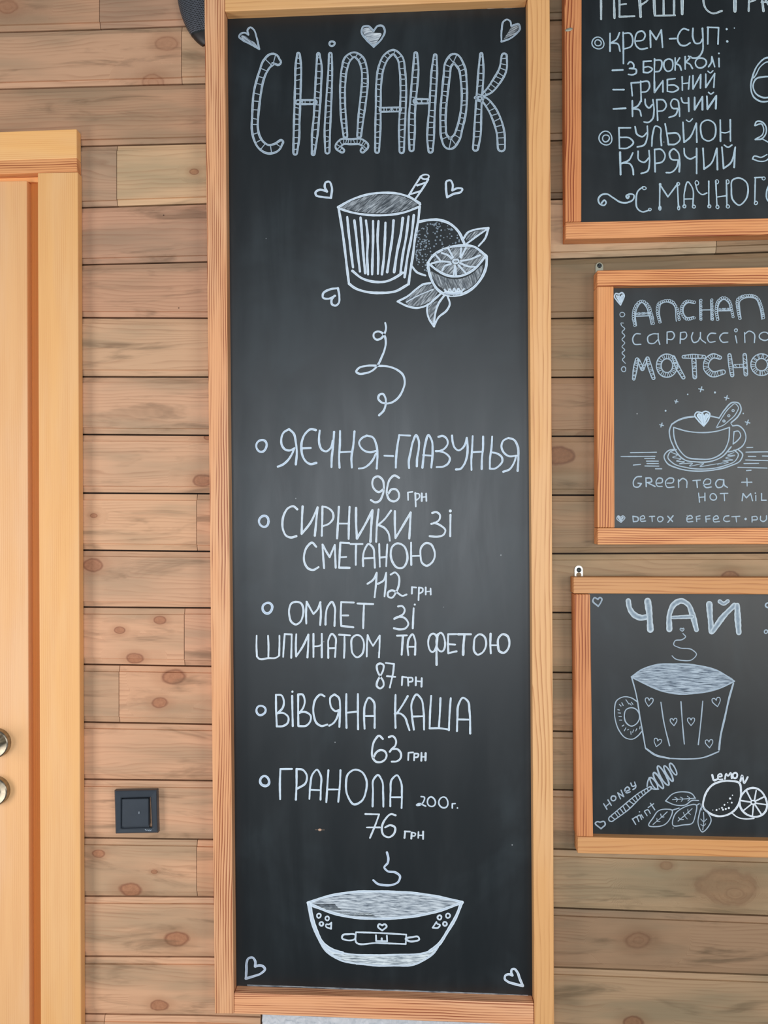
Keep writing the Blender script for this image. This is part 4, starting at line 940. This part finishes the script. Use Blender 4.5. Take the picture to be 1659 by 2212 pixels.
line('menu_lettering', 'curly chalk line starting СМАЧНОГО', ('''
s 18 165 825 190 800 205 820 190 845 150 835 135 790 160 755 210 745 270 780 340 820 400 820 450 790 455 755 420 745 385 765 400 785 410 765; e 11 548 692 16 14; s 17 535 680 490 720 475 790 490 880 530 905 590 890; e 11 598 884 12 12
s 16 688 660 685 870; e 12 688 872 10 18; e 8 690 658 9 10; s 16 688 660 760 770 ^ 845 655 ^ 855 860; e 12 857 870 10 18; e 10 852 655 14 14; s 15 905 850 910 720 940 635 975 680 985 850; e 11 908 855 14 14; e 11 993 858 14 14; s 14 905 790 985 788
e 10 1020 645 16 20; s 15 1008 655 1030 720 1070 750 1110 735; s 16 1127 630 1127 850; e 11 1132 855 14 14; s 16 1190 625 1200 850; e 10 1200 635 14 20; e 11 1205 860 14 16; s 16 1285 620 1290 850; e 10 1297 635 12 20; e 11 1298 856 14 16; s 15 1200 772 1285 760
c 17 1390 600 1340 620 1330 700 1345 800 1400 845 1455 800 1480 720 1465 640; s 15 1545 600 1540 820; s 15 1540 598 1610 595; e 11 1620 605 14 14; e 11 1550 825 14 16; s 17 1680 640 1648 720 1655 800 1700 830''', VN), bd=B2, col=SB)

# --- matcha board
B3 = (cb3, D2); SC3 = (.62, .69, .73)
line('heart_drawing', 'solid chalk heart, top left of the matcha board', ('c 17 85 125 ^ 115 108 138 135 125 185 100 238 ^ 60 190 35 150 50 118; s 30 60 145 98 205; s 30 118 140 98 205; s 36 85 150 95 190', VO), bd=B3, col=(.84, .92, .97))
line('side_ornament', 'chalk rings joined by a wavy line', ('e 10 118 340 25 25; e 11 133 918 24 26; s 11 130 430 105 430 110 455 145 490 115 525 145 565 115 605 145 640 115 680 145 715 115 745 145 785 120 815 150 855', VO), bd=B3, col=SC3)
line('heading_lettering', 'lacy chalk letters reading ANCHAN', ('''
B 8 13 23 250 455 235 360 255 260 320 198 390 240 425 330 448 440; s 12 268 458 258 340 282 260 325 212 370 255 400 340 425 445; B 8 10 18 262 332 410 325; s 12 258 358 415 352; B 8 13 23 515 420 490 320 500 230 560 197 640 200 690 260 722 400; s 11 530 425 512 310 530 225 590 208 650 230 690 410
B 8 13 22 880 210 800 200 750 250 745 320 790 385 880 375; s 11 880 222 805 218 768 260 765 320 800 370 870 362; B 8 12 22 950 190 950 390; s 11 935 185 938 395; B 8 12 22 1065 185 1072 390; s 11 1052 185 1056 395; s 12 950 292 1060 290
B 8 13 23 1125 390 1110 290 1140 190 1190 162 1250 200 1275 290 1292 375; s 11 1140 395 1128 300 1150 210 1190 180 1240 215 1262 300; s 12 1130 302 1270 298; B 8 10 18 1150 285 1250 282
B 9 13 22 1360 380 1340 280 1340 180 1440 140 1540 160 1590 260 1612 380; s 12 1375 385 1360 280 1362 200 1440 160 1530 175 1570 260 1595 390''', VO), bd=B3, col=SC3)
line('menu_lettering', 'chalk word reading cappuccino', ('''
s 14 310 545 260 545 228 600 245 650 315 655; s 14 500 545 440 545 390 575 400 640 450 645 500 600; s 14 498 540 500 600 515 655; s 14 592 525 592 645; s 14 592 525 650 525 670 560 640 605 595 600; s 14 735 530 730 645; s 14 735 530 790 530 800 565 770 600 735 600
s 14 865 530 850 580 875 635 920 620 940 580; s 14 945 530 950 600 1000 640; s 14 1105 540 1050 540 1018 585 1040 630 1100 625; s 14 1235 535 1180 540 1148 585 1175 630 1235 630; e 12 1320 507 16 16; s 14 1315 565 1330 640; s 14 1415 635 1410 530; s 14 1410 550 1460 515 1510 540 1515 635; e 14 1620 570 55 42''', VO), bd=B3, col=SC3)
line('heading_lettering', 'striped chalk letters reading MATCHA', ('''
L 13 8 10 240 1020 26 258 900 40 275 815 34; L 12 7 4 290 820 20 330 915 34; L 12 7 4 335 915 30 372 815 20; L 13 8 10 385 805 34 412 900 40 448 1010 32; E 13 8 26 590 880 86 98 50; L 13 8 10 660 790 26 695 880 40 765 1005 32
L 12 8 10 765 787 28 870 782 42 985 787 30; L 13 8 8 875 825 44 885 1000 38; L 13 8 20 1150 795 34 1080 778 46 1015 830 54 1005 905 56 1065 968 56 1185 948 46; L 13 8 10 1252 772 34 1265 880 42 1280 980 34; L 13 8 10 1412 770 36 1425 970 38; L 10 7 4 1310 885 34 1385 882 34; E 13 8 24 1590 870 88 90 50''', VO), bd=B3, col=SC3)
line('star_drawing', 'little chalk stars and dots round the cup', (';'.join('s 13 %d %d %d %d; s 13 %d %d %d %d' % (x-r, y-r*.2, x+r, y+r*.3, x-r*.3, y+r, x+r*.3, y-r) for x, y, r in ((952, 102, 25), (690, 230, 17), (1222, 193, 23), (1443, 452, 24), (533, 480, 20)))+'; d 8 810 156; d 11 1098 136; d 10 576 330; d 8 1397 358', VP), bd=B3, col=SC3)
line('cup_drawing', 'chalk drawing of a cup with spoon on a saucer', ('''
s 20 645 470 700 435 800 400 880 392; s 15 1045 385 1140 405; s 16 1140 410 1200 320 1290 240 1350 250 1375 310 1340 390 1270 455; s 11 1110 510 1150 440 1260 290 1310 255 1345 290 1320 360 1240 440 1190 480 1110 510; e 12 1290 328 12 11; e 12 1245 382 12 11; e 12 1193 438 12 11
s 15 640 475 618 530 625 620 665 720 ^ 700 780 780 850 900 870 1050 865 1180 810 1270 710; s 15 660 505 665 600 720 740 800 820 920 840 1080 830 1180 770 1240 650 1252 510; s 14 660 505 800 545 960 560 1120 545 1252 505
s 14 1285 490 1340 485 1400 530 1425 610 1390 700 1320 745 1240 765; c 14 1300 550 1345 545 1370 590 1330 650 1290 680 ^ 1295 600; s 11 1265 460 1285 490
s 15 675 735 600 755 560 810 590 880 700 935 850 965 1050 960 1250 915 1370 850 1390 790 1345 740; s 13 690 740 620 770 600 820 650 880 800 930 1000 945 1200 910 1320 850 1345 790 1300 745
s 9 640 770 700 800 650 820 740 840 690 860 780 870 720 890 860 890 830 910 980 890 940 915 1060 900 1200 880 1120 900 1240 870 1180 860 1290 850 1210 830 1310 800 1230 800 1300 770''', VP), bd=B3, col=SC3)
line('heart_drawing', 'solid chalk heart on the rim of the drawn cup', ('c 17 960 350 ^ 1000 335 1040 355 1030 420 980 490 ^ 920 430 885 370 905 345; s 50 930 380 975 440; s 50 1010 380 980 440; s 40 965 370 980 460', VP), bd=B3, col=(.80, .88, .93))
line('table_lines', 'short chalk dashes either side of the saucer', (';'.join('s 12 %d %d %d %d' % q for q in ((205, 773, 480, 768), (105, 813, 465, 812), (355, 833, 460, 833), (375, 862, 500, 862), (380, 888, 500, 888), (235, 904, 312, 896), (358, 913, 505, 915), (468, 943, 535, 943), (1435, 718, 1498, 716), (1425, 767, 1700, 763), (1450, 812, 1530, 812), (1600, 808, 1700, 810), (1422, 850, 1700, 858), (1405, 888, 1560, 885), (1340, 928, 1650, 935), (1430, 962, 1480, 958))), VP), bd=B3, col=SC3)
line('menu_lettering', 'chalk line reading GREEN TEA +', ('''
s 15 320 1025 270 1030 235 1080 245 1130 290 1135 320 1100 ^ 285 1095; s 15 368 1040 372 1130; s 15 368 1040 420 1045 430 1075 375 1090; s 15 385 1090 465 1130; s 14 480 1095 540 1085 540 1050 505 1040 475 1080 490 1125 540 1130; s 14 590 1095 655 1085 660 1050 620 1040 575 1080 590 1135 665 1135
s 15 712 1060 715 1140; s 15 712 1080 760 1045 795 1065 800 1140; s 14 865 1068 945 1062; s 15 905 1070 912 1140; s 14 980 1110 1050 1095 1050 1060 1010 1050 975 1095 1000 1140 1060 1135; s 15 1190 1060 1130 1060 1105 1100 1125 1140 1175 1130 1190 1070; s 15 1190 1060 1200 1120 1230 1140; s 14 1380 1085 1488 1085; s 14 1435 1045 1438 1125''', VP), bd=B3, col=SC3)
line('menu_lettering', 'chalk line reading HOT MILK', ('''
s 14 925 1200 935 1295; s 14 992 1200 992 1280; s 12 930 1245 992 1240; e 14 1080 1240 34 35; s 13 1155 1205 1235 1202; s 14 1195 1205 1200 1280; s 14 1385 1280 1395 1205 ^ 1430 1250 ^ 1475 1205 ^ 1495 1280; s 14 1530 1225 1530 1280; d 8 1525 1200; s 14 1590 1205 1590 1275 ^ 1640 1275; s 14 1675 1205 1675 1280; s 13 1720 1205 1680 1240 1725 1280''', VP), bd=B3, col=SC3)
line('menu_lettering', 'chalk line reading DETOX EFFECT', ('''
s 14 230 1445 235 1500; s 14 230 1445 285 1460 285 1490 235 1503; s 13 310 1475 355 1465 345 1440 310 1455 315 1495 365 1495; s 13 405 1448 460 1445; s 13 432 1450 435 1500; e 14 520 1475 28 28; s 14 600 1445 650 1500; s 14 655 1440 600 1510; s 13 810 1475 860 1460 845 1438 805 1455 805 1500 865 1500
s 13 900 1450 905 1500; s 12 900 1448 940 1440; s 12 905 1475 940 1472; s 13 1000 1450 1005 1505; s 12 1000 1445 1045 1440; s 12 1005 1475 1045 1472; s 13 1085 1478 1135 1465 1120 1440 1085 1455 1085 1500 1145 1500; s 13 1245 1440 1200 1450 1190 1485 1215 1500 1255 1495; s 13 1275 1450 1360 1445; s 13 1320 1450 1325 1505
d 13 1422 1473; s 14 1490 1450 1490 1505; s 13 1490 1450 1540 1450 1545 1475 1495 1485; s 14 1580 1445 1580 1485 1605 1500 1640 1480 1642 1440''', VP), bd=B3, col=SC3)
line('heart_drawing', 'solid chalk heart, bottom left of the matcha board', ('c 12 100 1455 ^ 125 1440 145 1455 105 1510 ^ 60 1465 75 1440; s 26 82 1458 104 1488; s 24 122 1460 104 1486', VP), bd=B3, col=(.72, .78, .82))

# --- tea board
B4 = (cb4, D2); S4 = (.60, .65, .69)
line('heading_lettering', 'broad chalk letters reading ЧАЙ', ('''
s 60 372 120 385 190 430 250 500 275 545 265; s 68 550 122 565 230 575 382; s 58 750 380 755 230 795 150 860 120 920 150 960 240 1000 385; s 40 780 272 960 265; s 62 1118 150 1125 260 1140 400; s 58 1150 400 1250 260 1350 160; s 64 1375 160 1380 280 1390 410; s 46 1215 125 1250 145 1288 122''', VQ), bd=B4, mat='chalk_fat', col=(.68, .73, .77))
for v, w in (('c 15 92 105 ^ 110 88 128 100 120 130 95 170 ^ 45 115 60 90', VQ), ('c 14 110 1220 ^ 150 1215 160 1235 120 1280 ^ 70 1225 85 1215', VR), ('c 9 867 380 ^ 880 370 885 382 868 400 ^ 848 380 858 370', VQ)):
    ink(cb4, D2, 'heart_drawing', [(v, w)], 'chalk', None, S4)
line('steam_drawing', 'thin chalk steam over the mug', ('s 10 875 420 900 450 870 475 800 490 790 520 840 550 960 570 1000 610 960 660 870 668 800 650 775 625', VQ), bd=B4, col=S4)
line('side_ornament', 'chalk rings at the right edge', ('e 15 1655 160 20 20; e 13 1640 403 15 17; e 14 1700 300 18 18', VQ), bd=B4, col=S4)
wash(cb4, D2, 'mug_shading', ['405 820 500 752 620 712 800 702 1000 715 1200 768 1345 858 1200 928 1000 968 850 976 700 952 520 880'], VQ, 2, 'wash_dense', label='scribbled tea in the mug', color=(.72, .77, .82))
line('mug_drawing', 'chalk drawing of a mug with hearts on it', ('''
s 13 400 820 500 750 620 710 800 700 1000 712 1200 765 1350 860; s 13 400 820 520 882 700 955 850 978 1000 970 1200 930 1350 860; s 13 405 830 440 960 480 1190 530 1475; s 19 1340 880 1305 1000 1262 1190 1220 1380 1208 1490''', VQ), ('''
s 19 535 542 620 600 750 632; s 13 750 632 900 638 1060 625 1205 570; s 12 672 115 700 300 752 515; s 12 857 110 870 300 888 500; s 12 1058 105 1040 300 1017 505
h 9 563 112 42 5; h 9 1185 112 44 -12; h 9 790 295 36 -5; h 9 950 292 38 0; h 9 640 485 40 15; h 9 1117 495 40 -5
s 11 455 110 400 75 330 65 265 100 245 190 255 290 290 380 350 445 410 455 460 425 495 385; c 12 400 165 350 185 335 240 350 300 400 335 450 310 475 260 470 215 450 185
''' + ';'.join('s 9 %d %d %d %d' % q for q in ((290, 135, 305, 150), (312, 120, 325, 145), (350, 92, 378, 132), (385, 125, 400, 142), (400, 115, 415, 135), (275, 183, 290, 187), (278, 213, 300, 215), (285, 247, 308, 248), (290, 280, 312, 280), (315, 335, 330, 325), (335, 378, 350, 350), (365, 370, 375, 365), (397, 410, 395, 385), (412, 392, 420, 370), (440, 380, 450, 360), (478, 360, 480, 340))), VR), bd=B4, col=S4)
line('honey_dipper_drawing', 'chalk drawing of a honey dipper', ('''
L 11 10 13 575 905 26 480 970 44 350 1085 60 215 1190 48; s 13 545 890 550 850 565 810; s 13 575 905 620 918 650 915; r 15 608 862 62 20 57; r 17 648 835 82 22 60; r 17 692 792 102 24 62; r 16 742 770 78 20 60; r 15 785 730 58 20 62''', VR), bd=B4, col=S4)
line('label_lettering', 'chalk word honey beside the dipper', ('''
s 13 145 1050 175 1100; s 13 185 1015 215 1065; s 11 160 1080 200 1045; e 13 235 1000 22 24; s 13 275 950 300 1005; s 12 275 950 330 985; s 13 305 925 330 985; s 13 345 940 385 915 365 895 340 920 355 950 390 940; s 13 395 860 410 890 440 880; s 13 430 850 440 900 415 920''', VR), bd=B4, col=S4)
line('label_lettering', 'chalk word mint below the leaves', ('''
s 12 410 1190 440 1240; s 12 415 1190 445 1170 470 1215; s 12 445 1175 475 1155 495 1195; s 12 490 1150 510 1180; d 6 475 1125; s 12 520 1120 545 1160; s 12 525 1115 550 1105 575 1140; s 12 575 1045 615 1105; s 12 555 1085 605 1050''', VR), bd=B4, col=S4)
line('leaf_drawing', 'chalk drawing of mint leaves', ('''
s 11 715 1025 780 960 880 940 960 960 990 1000; s 11 715 1025 800 1060 900 1060 960 1020 1020 1020; s 9 780 1012 900 1005 980 1000; s 8 800 990 825 1008 815 1030; s 8 850 988 875 1005 860 1028; s 8 915 980 940 1002 920 1025
c 11 560 1250 600 1180 650 1115 720 1100 775 1110 760 1180 710 1240 640 1260; s 11 775 1110 840 1090; s 9 600 1240 660 1190 730 1125; s 8 635 1185 640 1212 665 1215; s 8 670 1145 680 1172 700 1172
c 11 785 1250 800 1150 870 1090 1000 1065 990 1150 960 1230 880 1245; s 11 1000 1065 1025 1050; s 9 830 1210 900 1150 960 1095; s 8 835 1175 850 1195 880 1195; s 8 880 1130 890 1160 915 1190; s 8 920 1100 925 1130 945 1150
c 11 1055 1310 1015 1230 1025 1150 1050 1080 1100 1130 1135 1200 1110 1260; s 9 1058 1290 1068 1200 1065 1130; s 8 1040 1190 1065 1215 1095 1190; s 8 1040 1240 1062 1255 1085 1235; s 8 1050 1110 1040 1050''', VR), bd=B4, col=S4)
line('lemon_drawing', 'bright white chalk drawing of a lemon and a slice', ('''
c 20 1150 875 1230 845 1320 840 1395 860 1410 940 1400 1020 1360 1100 1290 1150 1200 1165 1110 1130 1065 1085 1070 1000 1100 930; e 20 1525 1040 128 130; e 15 1523 1038 20 18
s 15 1505 1018 1460 930; s 15 1535 1015 1550 930; s 15 1545 1025 1625 985; s 15 1548 1045 1650 1060; s 15 1540 1060 1600 1150; s 15 1525 1065 1515 1165; s 15 1505 1055 1430 1115; s 15 1500 1035 1405 1020; s 13 1320 1130 1380 1175 1450 1190 1530 1185
''' + ';'.join('d %d %d %d' % q for q in ((6, 1332, 972), (10, 1310, 1002), (8, 1325, 1040), (5, 1288, 1040), (8, 1258, 1060), (8, 1235, 1088), (5, 1210, 1098), (9, 1185, 1108), (4, 1150, 1108), (9, 1245, 1105), (9, 1270, 1098), (10, 1298, 1090))), VR), bd=B4, col=(1.08, 1.04, 1.02))
line('label_lettering', 'bright chalk word lemon above the drawn fruit', ('''
s 20 1145 785 1165 835 1190 825; s 16 1200 800 1235 795 1225 775 1200 785 1205 825 1240 825; s 18 1262 820 1275 775 1290 795 1315 765 1325 815; e 18 1355 790 22 25; s 20 1405 840 1420 790 1440 860 1472 805''', VR), bd=B4, col=(1.08, 1.04, 1.02))
